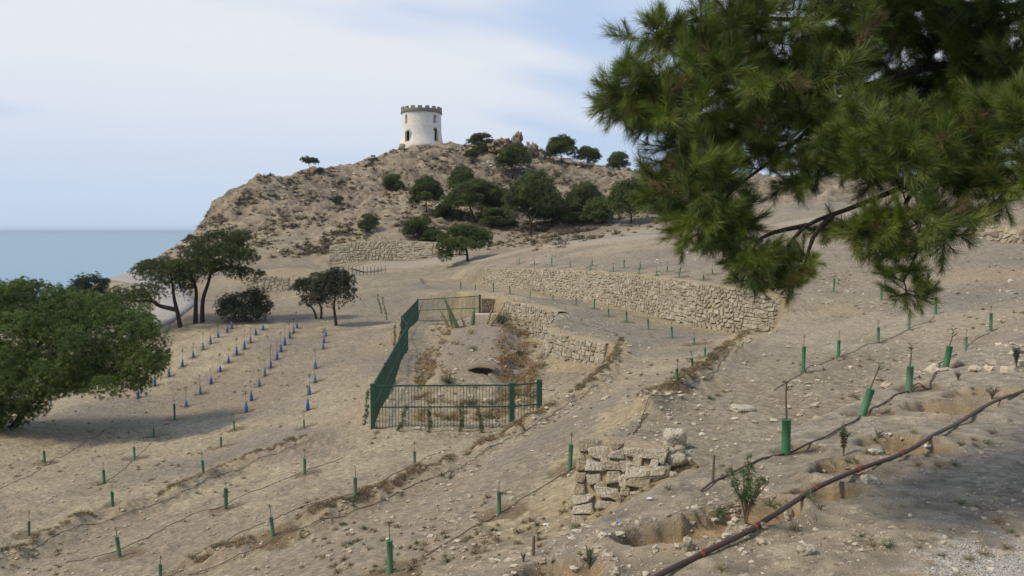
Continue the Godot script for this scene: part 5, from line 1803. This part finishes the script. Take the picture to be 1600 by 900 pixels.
# ---------------------------------------------------------------- hose, stakes, litter, board, roads
func build_small_things() -> void:
	var l := []
	for e in [[985, 925], [1025, 902], [1060, 882], [1120, 853], [1180, 824], [1230, 797], [1280, 766], [1340, 741], [1400, 716], [1450, 691], [1500, 661], [1550, 632], [1600, 611], [1680, 585]]:
		var q := pix_dir(e[0], e[1])
		var p := hit(e[0], e[1])
		p.y = tps_at(sA, p.x, p.z) + 0.035           # spans the pits
		var d := (EYE - p.y) / (-q.y / -q.z)
		p = Vector3(q.x / -q.z * d, p.y, -d)
		p.y = maxf(p.y, gh(p.x, d) + 0.014)
		l.append(p)
	var s := spline(l, 0.08)
	var lift := []
	for i in s.size():                               # stiff pipe: rests on the high spots and spans the pits
		var y := -9.0
		for k in range(maxi(i - 5, 0), mini(i + 6, s.size())): y = maxf(y, gh(s[k].x, -s[k].z) + 0.012)
		lift.append(y)
	for i in s.size():
		var y := 0.0
		var n := 0
		for k in range(maxi(i - 7, 0), mini(i + 8, s.size())):
			y += lift[k]
			n += 1
		s[i].y = y / n
	var o := thing("irrigation_hose", s[0], "thick dark brown irrigation hose across the bench with red ties", "hose")
	var st := soft()
	var rel := shift_all(s, s[0])
	sweep(st, rel, 0.016, 10)
	part("pipe", done(st), M.hose, o)
	for e in [[1103, 862], [1188, 820], [1284, 764], [1348, 738], [1418, 706]]:
		var best := 0
		for i in s.size():
			if absf(s[i].x / -s[i].z * FOCAL + 800.0 - e[0]) < absf(s[best].x / -s[best].z * FOCAL + 800.0 - e[0]): best = i
		var t := soft()
		var dir: Vector3 = (rel[mini(best + 1, rel.size() - 1)] - rel[best - 1]).normalized()
		sweep(t, [rel[best] - dir * 0.012, rel[best] + dir * 0.012], 0.0195, 10)
		sweep(t, [rel[best] + Vector3(0, 0.02, 0), rel[best] + Vector3(0.01, 0.036, 0.01), rel[best] + Vector3(0.03, 0.04, 0.016)], [0.006, 0.003], 5)
		part("tie", done(t), M.tie, o)
	# joint in the hose
	for e in DRIPS: drip_pipe(e[0], e[1], 0.009)
	for e in [[1113, 752, 42, 2, "thin upright cane on the terrace behind the feathery seedling"], [833, 868, 32, 1, "thin upright cane in the gully below the bench"], [985, 680, 36, 28, "rusty rod leaning out of the earth above the dry-stone corner"], [990, 676, 30, 24, "second rusty rod leaning beside the first above the dry-stone corner"]]:
		var p := hit(e[0], e[1])
		var k: float = -p.z / FOCAL
		var c := soft()
		sweep(c, [Vector3(0, -0.1, 0), Vector3(e[3] * k * 0.5, e[2] * k * 0.52, 0.01), Vector3(e[3] * k, e[2] * k, 0)], [0.012, 0.009], 6)
		tag(part("cane" if e[3] < 5 else "metal_rod", done(c), M.twig if e[3] < 5 else M.hose, self, Transform3D(Basis.IDENTITY, p)), e[4], "cane" if e[3] < 5 else "rod")
	for e in [[1015, 782, 9, false, "crumpled white paper scrap on the grey soil below the rock pile"], [968, 819, 8, true, "crumpled blue wrapper in the gully below the bench"], [854, 821, 8, false, "crumpled white paper scrap below the dry-stone corner"], [1450, 700, 10, false, "white plastic scrap in a planting pit beside the hose"]]:
		var p := hit(e[0], e[1])
		var k: float = -p.z / FOCAL
		tag(part("litter", stone_mesh(int(e[0]), 3, 2.2, 1.3), M.litter_blue if e[3] else M.litter_white, self, Transform3D(Basis.from_scale(Vector3(e[2] * k, e[2] * k * 0.45, e[2] * k * 0.7)), p + Vector3(0, 0.015, 0))), e[4], "litter")
	# opening in the side of the mound
	var m := open_at
	var op := thing("cistern_opening", m, "dark low slot opening in the side of the earth mound", "opening")
	var added_roof := soft()
	added_roof.set_smooth_group(0)
	var rim := []
	for i in 15:
		var q := -1.0 + i / 7.0
		rim.append([Vector3(q * 0.66, 0.16 - 0.12 * q * q + n_fine.get_noise_2d(i, 3.0) * 0.03, -0.02 + 0.1 * q * q), Vector3(q * 0.72, 0.2 - 0.1 * q * q, -0.95)])
	for i in 14:
		var t := Vector3(0, 0.06, 0)
		quad(added_roof, rim[i][0] + t, rim[i][1] + t, rim[i + 1][1] + t, rim[i + 1][0] + t)
		quad(added_roof, rim[i][0], rim[i + 1][0], rim[i + 1][1], rim[i][1])
		quad(added_roof, rim[i][0] + t, rim[i + 1][0] + t, rim[i + 1][0], rim[i][0])
	part("slab", done(added_roof), M.wall_core, op)  # slab is added over the pit to keep the slot dark
	# small board on two legs on the skyline
	var sp := hit(583, 251)
	if -sp.z > 195.0: sp = ground(P(583, 249, 174).x, 174.0)
	var sg := thing("information_board", sp, "small dark slanted board on two legs on the hill skyline", "board")
	var bd := soft()
	box(bd, Vector3(0, 0.95, 0), Vector3(0.95, 0.07, 0.6), Basis(Vector3(1, 0, 0), 0.6))
	part("panel", done(bd), M.bark, sg)
	for sx in [-0.32, 0.32]:
		var lg := soft()
		box(lg, Vector3(sx, 0.4, 0), Vector3(0.08, 1.1, 0.08))
		part("leg", done(lg), M.twig, sg)
	# thin stakes of the wire fence along the hill road
	for k in 11:
		var p := hit(lerpf(545, 602, k / 10.0), 430 - absf(k - 5) * 0.4)
		var c := soft()
		sweep(c, [Vector3(0, -0.2, 0), Vector3(0.02, 1.0, 0)], 0.035, 5)
		tag(part("stake", done(c), M.twig, self, Transform3D(Basis.IDENTITY, p)), "thin wooden stake in the row beside the hill road", "stake", "stakes beside the hill road")

func build_roads() -> void:
	for r in 2:
		var l: Array = roads_xy[r]
		var w: float = ROADS[r][2] * 0.5
		var st := soft()
		st.set_smooth_group(0)
		var prev := []
		for i in l.size():
			var dir: Vector3 = l[mini(i + 1, l.size() - 1)] - l[maxi(i - 1, 0)]
			dir.y = 0
			var side := dir.normalized().cross(Vector3.UP)
			var row := []
			for e in [-1.0, -0.5, 0.0, 0.5, 1.0]:
				var p: Vector3 = l[i] + side * w * e
				var top := gh(p.x, -p.z)
				for q in [[0.8, 0.0], [-0.8, 0.0], [0.0, 0.8], [0.0, -0.8]]: top = maxf(top, gh(p.x + q[0], -p.z + q[1]))
				p.y = top + 0.06
				row.append(p)
			row.insert(0, row[0] + Vector3(0, -0.8, 0))
			row.append(row[5] + Vector3(0, -0.8, 0))
			if prev:
				for e in 6: quad(st, prev[e], row[e], row[e + 1], prev[e + 1])
			prev = row
		tag(part("road", done(st), M.road if r == 0 else M.track, self), "pale grey concrete road %s" % ("curving down past the pines to the coast" if r == 0 else "climbing along the foot of the hill"), "", "", "structure")

func build_everything() -> void:
	earthworks()
	plan_saplings()
	tag(part("ground", ground_mesh(), M.ground, self), "bare tan earth of terraces and hill", "", "", "structure")
	var st := soft()
	quad(st, Vector3(-60000, EYE - 42.0, -80000), Vector3(60000, EYE - 42.0, -80000), Vector3(60000, EYE - 42.0, 3000), Vector3(-60000, EYE - 42.0, 3000))
	tag(part("sea", done(st), M.sea, self), "calm hazy blue sea", "", "", "structure")
	build_roads()
	build_tower()
	build_walls()
	build_fence()
	build_trees()
	build_near_pine()
	build_saplings()
	build_plants()
	build_rocks()
	build_small_things()
	build_scrub()
	scatter_stones()
